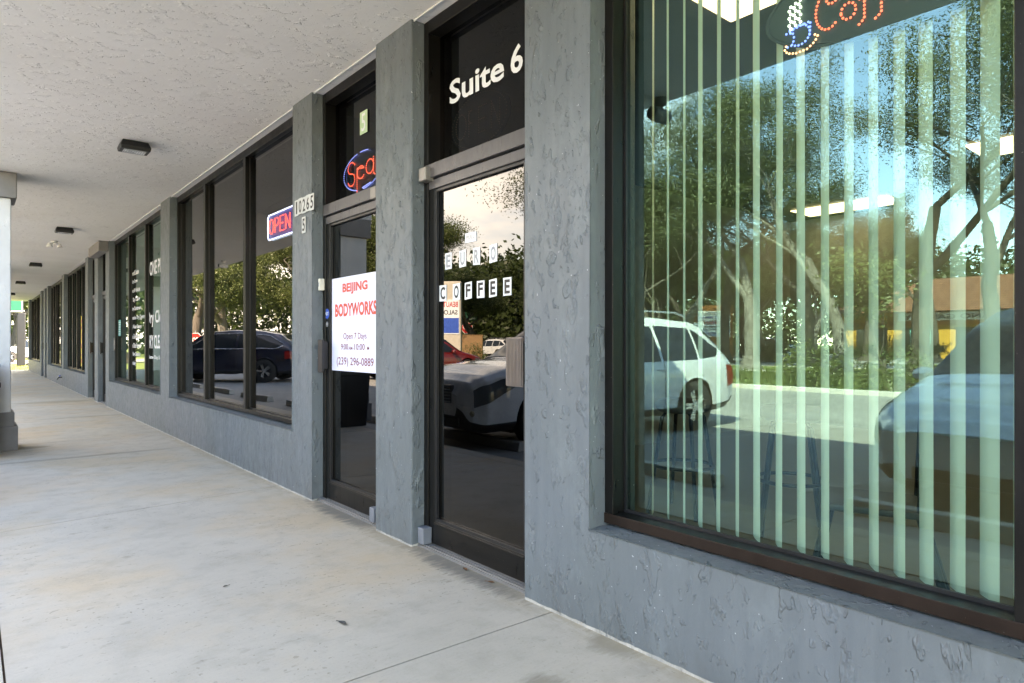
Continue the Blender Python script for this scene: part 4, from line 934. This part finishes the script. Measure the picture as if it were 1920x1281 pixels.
big = dict(wb=2.97, rw=.385, xf=2.42, xr=-2.5, zb=[(-2.5, .4), (-2.2, .28), (2.1, .27), (2.42, .3)],
    zs=[(-2.5, .98), (-2.3, 1.06), (-1, 1.09), (.5, 1.05), (1.3, 1.0), (2.0, .93), (2.42, .82)],
    zt=[(-2.5, 1.02), (-2.4, 1.2), (-2.2, 1.4), (-1.9, 1.62), (-1.2, 1.72), (-.4, 1.745), (.2, 1.70), (.5, 1.62), (1.25, 1.15), (1.5, 1.10), (2.1, 1.03), (2.35, .93), (2.42, .86)],
    w=[(-2.5, .78), (-2.3, .92), (-1.5, .98), (1.5, .98), (2.0, .94), (2.3, .82), (2.42, .68)],
    sidewin=[(-.55, .22, [(-1, 1.11), (.3, 1.09)], [(-1, 1.60), (.3, 1.55)]), (.28, 1.02, [(.2, 1.09), (1.1, 1.08)], [(.28, 1.55), (1.02, 1.14)]), (-2.05, -.62, [(-2.05, 1.22), (-1.85, 1.14), (-.6, 1.11)], [(-2.05, 1.26), (-1.6, 1.52), (-.6, 1.60)])],
    chrome=[(-2.08, 1.06, [(-2.08, 1.21), (-1.86, 1.125), (1.06, 1.075)], [(-2.08, 1.27), (-1.6, 1.54), (-.5, 1.62), (.25, 1.57), (1.06, 1.11)])],
    ws=(1.22, .50), rws=(-2.4, -2.0), hl=(1.95, 2.36, .76, .96), tl=(-2.46, -2.15, .7, .95), doors=[1.05, .25, -.6], handles=[(.4, .98), (-.45, 1.0)], mirror=(.95, 1.12), mirmat=M["black"], spokes=5, split=True, tum=.36)
def grille(root, xg, y, z0, z1, mat=M["black"], bars=6):
    mb = MB(); mb.box(xg - .03, xg + .012, -y, y, z0, z1); g_ = mb.build("grille", mat, root, bevel=.01)
    mb = MB()
    for i in range(bars): z = z0 + (z1 - z0) * (i + .5) / bars; mb.box(xg + .012, xg + .02, -y * .96, y * .96, z - .005, z + .005)
    mb.build("bar", M["chrome"], g_)
HEAD = R(13)
car1 = make_car("parked_suv", suv, M["c_white"]); grille(car1, 2.325, .34, .56, .78)
mb = MB(); mb.box(2.30, 2.335, -.5, .5, .30, .40); mb.build('lower_intake', M['black'], car1, bevel=.02)
mb = MB()
for s_ in (1, -1): mb.lathe([(0, .03), (.10, .02), (.12, 0)], (2.20, 0, 0), axis='X', n=16)
for s_ in (1, -1):
    q = MB(); q.lathe([(0, .05), (.8, .03), (1, 0)], (0, 0, 0), axis='X', n=18); q.v = [(2.245 + a * .5, s_ * .62 + b * .10, .46 + c * .045) for a, b, c in q.v]; q.build("fog_light", M["amber"], car1)
    for (lx, ly) in ((2.12, .66), (2.02, .76)):
        q2 = MB(); q2.lathe([(0, .055), (.03, .045), (.05, .02), (.055, 0)], (lx, s_ * ly, .76), axis="X", n=16); q2.build("headlight_bulb", M["chrome"], car1, smooth=True)
mb = MB(); mb.tube([(-1.5, .56, 1.68), (-1.3, .56, 1.735), (0, .56, 1.745), (.2, .56, 1.70)], .014, 6); mb.tube([(-1.5, -.56, 1.68), (-1.3, -.56, 1.735), (0, -.56, 1.745), (.2, -.56, 1.70)], .014, 6); mb.build("roof_rail", M["c_silver"], car1, smooth=True)
place(car1, -2.6, 6.58, LZ, R(4), label="white suv parked nose in, mirrored in the coffee shop door and big window", cat="suv")
car2 = make_car("parked_car", sedan, M["c_blue"]); place(car2, -3.6, 1.25, LZ, R(3), label="pale blue rounded car mirrored at the right of the big window", cat="car")
mb = MB(); mb.box(2.30, 2.36, -.50, .50, .24, .34); mb.build("lower_intake", M["black"], car2, bevel=.02)
car3 = make_car("parked_suv", big, M["c_navy"], M["chrome"]); place(car3, -2.6, 23.0, LZ, R(40), label="dark navy suv with bright window trim mirrored in the dark shop window", cat="suv")
def spare(src, paint, name):
    c = copy_tree(src); c.name = name
    def rec(o):
        for ch in [q for q in bpy.data.objects if q.parent == o]:
            if ch.name.startswith("body") or ch.name.startswith("door_handle") or ch.name.startswith("side_mirror"):
                ch.data = ch.data.copy(); ch.data.materials[0] = paint
            rec(ch)
    rec(c); return c
place(spare(car2, M["c_red"], "parked_car"), -8.8, 20.8, LZ, R(180), label="dark red low car mirrored behind the white suv in the coffee door", cat="car")
place(spare(car1, M["c_white"], "parked_suv"), -32.0, 46.0, LZ, R(80), label="small white vehicle on the road mirrored above the white suv bonnet", cat="suv")
place(spare(car1, M["c_white"], "parked_suv"), 3.4, 57.5, LZ - .03, R(185), label="white suv on the side street beyond the end of the walkway", cat="suv")
place(spare(car2, M["c_org"], "parked_car"), 5.3, 66.0, LZ, R(170), label="orange car beyond the street at the far end of the walkway", cat="car")
# pickup
def pickup():
    r = empty("pickup_truck")
    mb = MB(); pr = [(-2.7, .5), (-2.7, 1.15), (-.7, 1.15), (-.65, 1.75), (-.45, 1.82), (.45, 1.80), (1.05, 1.22), (2.5, 1.12), (2.65, .95), (2.65, .5)]
    mb.prism(pr, lambda u, v, d: (u, d, v), -.92, .92); mb.build("body", M["c_silver"], r, bevel=.06)
    for s_ in (1, -1):
        mb = MB(); mb.prism([(-.55, 1.22), (-.5, 1.68), (.4, 1.68), (.85, 1.22)], lambda u, v, d: (u, d, v), .915 * s_, .93 * s_); mb.build("side_window", M["carglass"], r)
        for xc in (-1.75, 1.75):
            mb = MB(); mb.lathe([(0, 0), (.24, 0), (.26, .01), (.38, .0), (.38, .2)], (xc, 0, 0), axis='Y', n=24); mb.v = [(a, (.935 - b) * s_, c + .38) for a, b, c in mb.v]; mb.build("wheel", M["rubber"], r)
            mb = MB(); mb.lathe([(0, 0), (.23, 0), (.23, .01)], (xc, 0, 0), axis='Y', n=18); mb.v = [(a, (.945 - b) * s_, c + .38) for a, b, c in mb.v]; mb.build("rim", M["wheel"], r)
    return r
place(pickup(), -55, 32.3, LZ, R(-115), label="silver pickup truck far across the road, mirrored left of the tall trunk", cat="pickup")

# ------------------------------------------------------------------ street signs and structures across the lot
def post_sign(name, x, y, zc, face_dir, lab, plates, ph=2.6, pw=.03):
    r = empty(name, (x, y, LZ), face_dir, label=lab, cat="sign")
    mb = MB(); mb.tube([(-.04, 0, 0), (-.04, 0, ph)], pw, 8); mb.build("post", M["pole"], r)
    return r
r = post_sign("stop_sign", -5.4, 38.8, 1.4, 0, "red octagonal stop sign mirrored above the dark suv", None, 2.0)
def octo(mb, R_, z, x): mb.prism([(R_ * math.cos(R(22.5 + 45 * i)), z + R_ * math.sin(R(22.5 + 45 * i))) for i in range(8)], lambda u, v, d: (d, u, v), x, x + .004)
def stop_plate(r, z, sz=.40):
    mb = MB(); octo(mb, sz, z, 0); p = mb.build("border", M["paper"], r); mb = MB(); octo(mb, sz * .93, z, .005); mb.build("plate", M["redsign"], r)
    mb = MB(); v, f = text_verts("STOP", .02); xs_ = [q[0] for q in v]; ys_ = [q[1] for q in v]
    mb.add([(.0115, -.28 * sz / .4 + .56 * sz / .4 * (q[0] - min(xs_)) / (max(xs_) - min(xs_)), z - .13 + .26 * (q[1] - min(ys_)) / (max(ys_) - min(ys_))) for q in v], f); mb.build("lettering", M["paper"], r)
stop_plate(r, 1.45, .42); r.rotation_euler = (0, 0, R(-62))
r = post_sign("stop_sign", -25.2, 40.6, 2.4, 0, "stop sign under two green street name blades mirrored in the coffee door", None, 3.4)
stop_plate(r, 2.45, .46); r.rotation_euler = (0, 0, R(-50))
mb = MB(); mb.box(0, .01, -.75, .75, 3.05, 3.35); mb.box(0, .01, -.45, .45, 3.40, 3.68); b1 = mb.build("street_name_blade", M["green"], r); mb = MB()
v, f = text_verts("Bonita Bch", .01); xs_ = [q[0] for q in v]; ys_ = [q[1] for q in v]; mb.add([(.0125, -.62 + 1.24 * (q[0] - min(xs_)) / (max(xs_) - min(xs_)), 3.10 + .19 * (q[1] - min(ys_)) / (max(ys_) - min(ys_))) for q in v], f); mb.build("lettering", M["paper"], b1)
# pylon sign
def xtext(mb, sx, x, y0, y1, z0, z1, bold=.02):
    v, f = text_verts(sx, bold); a = min(q[0] for q in v); b = max(q[0] for q in v); c = min(q[1] for q in v); d = max(q[1] for q in v)
    mb.add([(x, y0 + (y1 - y0) * (q[0] - a) / (b - a), z0 + (z1 - z0) * (q[1] - c) / (d - c)) for q in v], f)
r = empty("pylon_sign", (-12.9, 25.3, LZ), R(-48), label="tall beige pylon sign with red and blue panels mirrored in the coffee door", cat="sign")
mb = MB(); mb.box(-.25, .25, -.75, .75, 0, 4.15); mb.build("body", M["beige"], r, bevel=.04)
mb = MB(); mb.box(.255, .27, -.68, .30, 1.7, 3.3); p = mb.build("panel", M["paper"], r); mb = MB(); xtext(mb, "BEAUTY", .272, -.62, .24, 2.95, 3.2); child2 = mb.build("red_lettering", M["redsign"], p); mb = MB(); xtext(mb, "SALON", .272, -.6, .24, 2.6, 2.82); mb.build("black_lettering", M["blackink"], p); mb = MB(); mb.box(.271, .274, -.66, .28, 1.75, 2.45); b1 = mb.build("blue_panel", M["blue"], p)
r = empty("utility_cabinet", (-19.5, 32.5, LZ), R(-50), label="tan box panel mirrored above the bush in the coffee door", cat="cabinet"); mb = MB(); mb.box(-.2, .2, -.85, .85, .35, 1.75); mb.box(-.1, .1, -.7, .7, 0, .35); mb.build("case", M["brownbox"], r, bevel=.03); mb = MB(); mb.box(-.22, .22, -.88, .88, 1.75, 1.8); mb.build("lid", M["brownbox"], r)
# monument sign
r = empty("monument_sign", (-37, 26.8, LZ), R(-35), label="orange monument sign with white salon and piano panels mirrored above the white car", cat="sign")
mb = MB(); mb.box(-.25, .25, -1.35, 1.35, 0, 4.0); mb.build("body", M["orange"], r, bevel=.05)
mb = MB(); mb.box(.255, .28, -1.15, 1.1, 1.75, 3.6); p = mb.build("panel", M["paper"], r)
mb = MB(); xtext(mb, "SALON BARBER", .284, -1.08, 1.05, 2.62, 2.92); mb.build("red_lettering", M["redsign"], p); mb = MB(); xtext(mb, "NEW & USED PIANOS", .284, -1.08, 1.05, 1.82, 2.05); xtext(mb, "DAVID MAYER", .284, -1.0, 1.0, 3.05, 3.22); mb.build("blue_lettering", M["blue"], p); mb = MB(); mb.box(.282, .285, -1.08, 1.05, 2.25, 2.27); mb.box(.282, .285, -1.08, 1.05, 2.42, 2.50); xtext(mb, "THE PLAZA", .284, -.6, .6, 3.30, 3.50); mb.build("rule", M["blackink"], p)
# white street sign near it
r = post_sign("street_sign", -31, 24.0, 2, 0, "small white sign on a thin post mirrored beside the orange monument sign", None, 2.6, .04); mb = MB(); mb.box(0, .01, -.45, .45, 2.2, 2.6); mb.build("plate", M["paper"], r)
# piano store
r = empty("piano_store", (-58, 0, 0), label="ochre and orange store with clay tile roof and teal piano posters mirrored behind the trees", cat="building")
mb = MB(); mb.box(-14, 0, -25, 27, LZ, 3.9); mb.build("wall", M["ochre"], r)
mb = MB(); mb.box(.01, .05, -25, 27.2, 2.7, 3.05); mb.build("cornice", M["orange"], r)
mb = MB(); mb.add([(1.6, -26, 3.85), (1.6, 28, 3.85), (-15, 28, 3.85), (-15, -26, 3.85), (-7, -20, 7.2), (-7, 22, 7.2)], [(0, 1, 5, 4), (1, 2, 5), (2, 3, 4, 5), (3, 0, 4), (3, 2, 1, 0)]); mb.build("roof", M["tile"], r)
for i, y in enumerate((24.2, 20.4, 16.4, 12.4, 8, 4, 0, -5, -10)):
    mb = MB(); mb.box(.01, .06, y - 1.3, y + 1.3, LZ + .3, 2.5); wn = mb.build("shop_window", M["carglass"], r)
    if i in (1, 3):
        mb = MB(); mb.box(.07, .09, y - 1.2, y + .7, .5, 2.4); p = mb.build("poster", M["teal"], wn)
        mb = MB(); mb.prism([(y - .9, 1.0), (y + .5, 1.1), (y + .55, 1.35), (y - .1, 1.75), (y - .85, 1.25)], lambda u, v, d: (d, u, v), .092, .10); mb.build("piano_print", M["blackink"], p)
mb = MB(); mb.box(.055, .09, 14.2, 22.0, 3.1, 3.75); p = mb.build("sign_board", M["paper"], r); mb = MB(); xtext(mb, "PIANO GALLERY", .093, 14.6, 21.6, 3.2, 3.62); mb.build("lettering", M["blackink"], p)
# far wall for the woods beyond the side street seen at the end of the walk
M["darkpole"] = plain("dark grey pole paint", (.013, .014, .018), .5)
r = empty("sign_post", (2.25, 46.4, LZ), R(-90), label="grey square post with a green street sign at the far end of the walkway", cat="sign post")
mb = MB(); mb.box(-.15, .15, -.2, .2, 0, 3.0); mb.box(-.24, -.16, .24, .4, 0, .15); mb.build("post", M["darkpole"], r, bevel=.03); mb = MB(); mb.box(-.06, .12, -.1, .12, 3.0, 6.0); mb.build("upper_post", M["darkpole"], r)
mb = MB(); mb.box(.22, .25, -.9, .05, 3.05, 4.35); mb.build("sign_back", M["paper"], r, bevel=.1); mb = MB(); mb.box(.253, .258, -.88, .03, 3.12, 4.30); mb.build("sign_plate", M["green"], r)
for o in [q for q in bpy.data.objects if q.parent == r and q.name.startswith("sign_")]: o.rotation_euler = (0, 0, 0)

# ------------------------------------------------------------------ trees and plants
def np_mesh(name, V, F, mat, parent=None):
    me = bpy.data.meshes.new(name); n = len(V); k = F.shape[1]
    me.vertices.add(n); me.vertices.foreach_set("co", V.astype(np.float32).ravel()); me.loops.add(F.size); me.loops.foreach_set("vertex_index", F.astype(np.int32).ravel())
    me.polygons.add(len(F)); me.polygons.foreach_set("loop_start", np.arange(0, F.size, k, dtype=np.int32)); me.polygons.foreach_set("loop_total", np.full(len(F), k, dtype=np.int32))
    me.materials.append(mat); me.update(calc_edges=True); o = bpy.data.objects.new(name, me); col.objects.link(o); o.parent = parent; return o
def leaves(cent, nper, spread, L, W, droop=.3):
    C = np.repeat(cent, nper, axis=0); n = len(C); P = C + rng.normal(0, 1, (n, 3)) * spread * np.array([1, 1, .75])
    d = rng.normal(0, 1, (n, 3)); d[:, 2] -= droop; d /= np.linalg.norm(d, axis=1)[:, None]; e = rng.normal(0, 1, (n, 3)); e = np.cross(d, e); e /= np.linalg.norm(e, axis=1)[:, None]
    l = (L * rng.uniform(.6, 1.3, n))[:, None]; w_ = (W * rng.uniform(.7, 1.2, n))[:, None]
    V = np.stack([P - d * l * .5, P + e * w_ * .5, P + d * l * .5, P - e * w_ * .5], 1).reshape(-1, 3); F = np.arange(4 * n).reshape(-1, 4); return V, F
def tree(name, h, spread, tr, seed, leafm, barkm, levels=4, nper=46, L=.16, W=.05, lspread=.45, first=.28, up=.55, trunks=1, leafden=1.0, sag=0.):
    rs = random.Random(seed); root = empty(name); mb = MB(); tips = []
    def grow(p, d, ln, r_, lv):
        pts = [p]; rr = [r_]; q = p.copy(); dd = d.copy(); n = 5
        for i in range(n):
            dd = (dd + Vector((rs.uniform(-.2, .2), rs.uniform(-.2, .2), rs.uniform(-.08, .16) - sag * (levels - lv) * .05))).normalized(); q = q + dd * ln / n; pts.append(q.copy()); rr.append(r_ * (1 - .45 * (i + 1) / n))
            if lv <= 1: tips.append(tuple(q))
        mb.tube(pts, rr, 7 if lv > 2 else 4, cap=False)
        if lv == 0: return
        k = rs.choice((2, 3, 3)) if lv > 1 else rs.choice((3, 4))
        for j in range(k):
            a = rs.uniform(0, 6.283); t = rs.uniform(.45, 1.0) if j else 1.0; base = pts[min(n, int(t * n))]
            side = Vector((math.cos(a), math.sin(a), 0)); nd = (dd * (.55) + side * rs.uniform(.55, 1.0) * spread + Vector((0, 0, up * rs.uniform(.2, 1)))).normalized()
            grow(base.copy(), nd, ln * rs.uniform(.62, .82), rr[min(n, int(t * n))] * .68, lv - 1)
    for t in range(trunks):
        a = 6.283 * t / max(1, trunks); lean = Vector((math.cos(a) * .25 * (trunks > 1), math.sin(a) * .25 * (trunks > 1), 1)).normalized()
        grow(Vector((math.cos(a) * .2 * (trunks > 1), math.sin(a) * .2 * (trunks > 1), -.1)), lean, h * first, tr, levels)
    mx_ = max(v[2] for v in mb.v); k = h * .93 / mx_
    mb.v = [(x * k, y * k, z * k) for x, y, z in mb.v]; tips = np.array(tips) * k
    # root flare
    mb.lathe([(tr * 2.0 * k, -.1), (tr * 1.35 * k, .25), (tr * 1.02 * k, .7)], n=9) if trunks == 1 else None
    mb.build("trunk", barkm, root, smooth=True); print('TIPS', name, len(tips), h)
    V, F = leaves(tips, max(1, int(nper * leafden)), lspread, L, W); np_mesh("crown", V, F, leafm, root); return root
def bush(name, h, wd, seed, leafm, n=900, L=.12, W=.06, long_=None):
    rs = np.random.default_rng(seed); root = empty(name); nb = 26; c = rs.normal(0, 1, (nb, 3)); c /= np.linalg.norm(c, axis=1)[:, None]; c *= rs.uniform(.4, .95, (nb, 1)); c = c * np.array([wd / 2, (long_ or wd) / 2, h / 2]) + np.array([0, 0, h * .52])
    V, F = leaves(c, n // nb, min(h, wd) * .17, L, W, 0); V[:, 2] = np.maximum(V[:, 2], 0); np_mesh("foliage", V, F, leafm, root)
    mb = MB()
    for i in range(7): mb.tube([(0, 0, 0), tuple(c[i] * .5), tuple(c[i])], [.03, .02, .008], 5)
    mb.build("stems", M["bark"], root); return root
tg = "trees along the far side of the parking lot"
tA = tree("tree", 16.0, 1.0, .21, 3, M["leafA"], M["barkp"], levels=5, nper=46, L=.14, W=.04, lspread=.42, first=.22)
tB = tree("tree", 18.5, 1.25, .27, 11, M["leafA"], M["bark"], levels=5, nper=46, L=.14, W=.045, lspread=.46, first=.26, up=.35)
tC = tree("tree", 13.0, .85, .13, 21, M["leafA"], M["bark"], levels=5, nper=14, L=.17, W=.05, lspread=.4, first=.2, trunks=3, up=.7)
tD = tree("tree", 10.5, 1.35, .30, 33, M["leafC"], M["barkp"], levels=5, nper=60, L=.15, W=.06, lspread=.4, first=.30, up=.2)
tE = tree("tree", 11.0, 1.0, .3, 41, M["leafB"], M["bark"], levels=5, nper=90, L=.17, W=.07, lspread=.45, first=.2, up=.4)
place(tA, -23.9, 16.3, LZ, 0, label="tall tree with pale forked trunk mirrored near the middle of the big window", cat="tree", group=tg)
place(tB, -27.0, 10.2, LZ, R(40), label="huge spreading tree with dark limbs mirrored on the right of the big window", cat="tree", group=tg)
place(tC, -20.5, 21.5, LZ, R(20), label="thin many stemmed tree mirrored at the left edge of the big window", cat="tree", group=tg)
place(tD, -7.8, 42.0, LZ, 0, label="spreading bright green tree mirrored in the left pane of the dark shop window", cat="tree", group=tg)
tE.scale = (.72, .72, .62); place(tE, -23.5, 37.5, LZ, 0, label="dense dark tree mirrored behind the lower words of the coffee door", cat="tree", group=tg)
more = [(tD, -13.8, 41.5, 70, 1.05, "spreading bright tree mirrored in the middle pane of the dark shop window"), (tD, -15.0, 36.5, 190, 1.0, "broad bright tree mirrored in the right pane of the dark shop window"),
        (tA, -26.5, 22.0, 100, .85, "tall olive tree mirrored left of the orange monument sign"), (tB, -31.0, 17.0, 200, .9, "large dark limbed tree mirrored behind the pale trunk"), (tA, -24.5, 4.6, 250, 1.0, "tall tree mirrored at the right edge of the big window"),
        (tB, -27.5, -1.5, 120, .85, "dark limbed tree beyond the right edge of the big window"), (tE, -27.5, 33.0, 80, .62, "dark tree right of the stop sign mirrored in the coffee door"), (tE, -18.0, 46, 10, 1.0, "dark tree mass mirrored behind the dark shop window trees"), (tE, -3.5, 50, 60, .95, "dark tree behind the stop sign mirrored in the dark window"),
        (tA, -25.5, 12.8, 310, .95, "tall leafy tree mirrored between the pale trunk and the huge dark one"), (tB, -34.0, 24.0, 20, .95, "broad crowned tree mirrored above the monument sign"), (tA, -33.0, 7.0, 190, 1.05, "tall tree mirrored behind the huge dark limbed tree"), (tE, -47, 20, 200, 1.0, "dense tree in front of the left end of the piano store"), (tE, -44, 27, 100, .9, "dense tree mirrored right behind the silver pickup"), (tE, -50, 26, 10, 1.1, "dense tree filling the gap behind the monument sign"), (tA, -43, 2, 30, .8, "olive tree across the road, right of the huge tree"), (tA, -45, 10, 130, .72, "olive tree in front of the store roof"), (tB, -46, 15.5, 230, .7, "round crowned tree before the piano gallery sign"), (tA, -44, -5, 300, .85, "olive tree across the road at the right edge of the window"), (tA, -42, 22, 60, .75, "olive tree beyond the road, right of the pickup"), (tB, -24.0, 6.8, 300, .8, "smaller spreading tree mirrored over the pale blue car roof"), (tC, -29.0, 26.5, 160, 1.0, "leggy tree mirrored over the white suv roof"), (tE, -33, 29, 130, 1.0, "dense tree beyond the road, left of the monument sign"), (tE, -50, 41, 20, 1.15, "dense tree far behind the pickup"), (tE, -52, 33, 220, 1.0, "dense tree far behind the pale trunk"), (tE, -56, 36, 320, 1.1, "dense tree far left of the piano store"),
        (tE, 3.0, 72, 40, 1.0, "dark tree beyond the side street at the end of the walkway"), (tE, 9.5, 71, 90, 1.1, "dark tree behind the wall end at the far end of the walkway"), (tE, -3.5, 73, 170, 1.1, "dark tree beyond the street behind the near column"), (tE, -11, 62, 200, 1.2, "dark tree beyond the side street left of the walkway"), (tE, -40, 44, 250, 1.1, "dense tree across the road behind the stop sign"), (tE, -43, 34, 290, 1.0, "dense tree across the road behind the monument sign")]
for src, x, y, rz, sc, lab in more:
    o = copy_tree(src); place(o, x, y, LZ, R(rz), label=lab, cat="tree", group=tg); o.scale = (sc, sc, sc)
y1 = tree("young_tree", 5.0, .8, .05, 55, M["leafC"], M["bark"], levels=3, nper=26, L=.2, W=.09, lspread=.3, first=.4, up=.8); place(y1, -21.0, 9.4, LZ, 0, label="thin young tree mirrored in front of the teal poster", cat="tree")
h0 = bush("shrub", 1.1, 1.6, 5, M["leafC"], 1500, .11, .05, 2.2); hg = "shrubs along the edge of the parking lot"
hp = [(-13.9, 6.6, "behind the pale kerb, left of the blue car"), (-14.2, 4.2, "low one mirrored beside the blue car bonnet"), (-14.0, 8.6, "at the end of the pale kerb"), (-13.8, 1.8, "hidden partly by the blue car"), (-17.0, 29.0, "under the tan box in the coffee door")]
for i, (x, y, t) in enumerate(hp):
    o = h0 if i == 0 else copy_tree(h0); place(o, x, y, LZ, i * 1.3, label="leafy shrub " + t, cat="shrub", group=hg); o.scale = (1, 1, .9 + .1 * (i % 3))
hd = bush("hedge", 1.3, 1.6, 15, M["leafB"], 9000, .16, .09, 26); place(hd, -39, 22, LZ, 0, label="dark clipped hedge across the road", cat="hedge")
# grass tufts along the island as one mass
n = 9000; P = np.stack([rng.uniform(-19.5, -13.0, n), rng.uniform(2, 30, n), np.full(n, LZ + .05)], 1); keep = (P[:, 0] < -15.8) | (rng.uniform(0, 1, n) < .25); P = P[keep]; n = len(P)
a = rng.uniform(0, 6.28, n); hgt = rng.uniform(.12, .42, n); dx = np.stack([np.cos(a) * .03, np.sin(a) * .03, np.zeros(n)], 1); tip = P + np.stack([rng.normal(0, .08, n), rng.normal(0, .08, n), hgt], 1)
o = np_mesh("grass_tufts", np.stack([P - dx, P + dx, tip], 1).reshape(-1, 3), np.arange(3 * n).reshape(-1, 3), M["leafC"]); tag(o, "tall loose grass on the strip beyond the parking lot", "grass", kind="stuff")
n = 6000; P = np.stack([rng.uniform(-2, 9, n), rng.uniform(36.1, 51, n), np.full(n, LZ - .06)], 1); a = rng.uniform(0, 6.28, n); dx = np.stack([np.cos(a) * .012, np.sin(a) * .012, np.zeros(n)], 1); tip = P + np.stack([rng.normal(0, .04, n), rng.normal(0, .04, n), rng.uniform(.05, .13, n)], 1)
o = np_mesh("grass_tufts", np.stack([P - dx, P + dx, tip], 1).reshape(-1, 3), np.arange(3 * n).reshape(-1, 3), plain("sunny grass blades", (.30, .30, .06), .8, var=.3)); tag(o, "sunlit yellow green grass at the end of the walkway", "grass", kind="stuff")
# far tree belt as one mass
cc = []
for i in range(5200):
    t = rng.uniform(0, 1); side = rng.integers(0, 3)
    if side == 0: p = (-80 + rng.normal(0, 3), -60 + 150 * t)
    elif side == 1: p = (-80 + 130 * t, 95 + rng.normal(0, 4))
    else: p = (-48 + rng.normal(0, 3), 42 + 45 * t)
    cc.append((p[0], p[1], rng.uniform(0, 1) ** .8 * 10 + .3))
V, F = leaves(np.array(cc), 34, 1.6, .7, .45, 0); o = np_mesh("far_woods", V, F, M["leafB"]); tag(o, "dark belt of distant trees", "woods", kind="stuff")
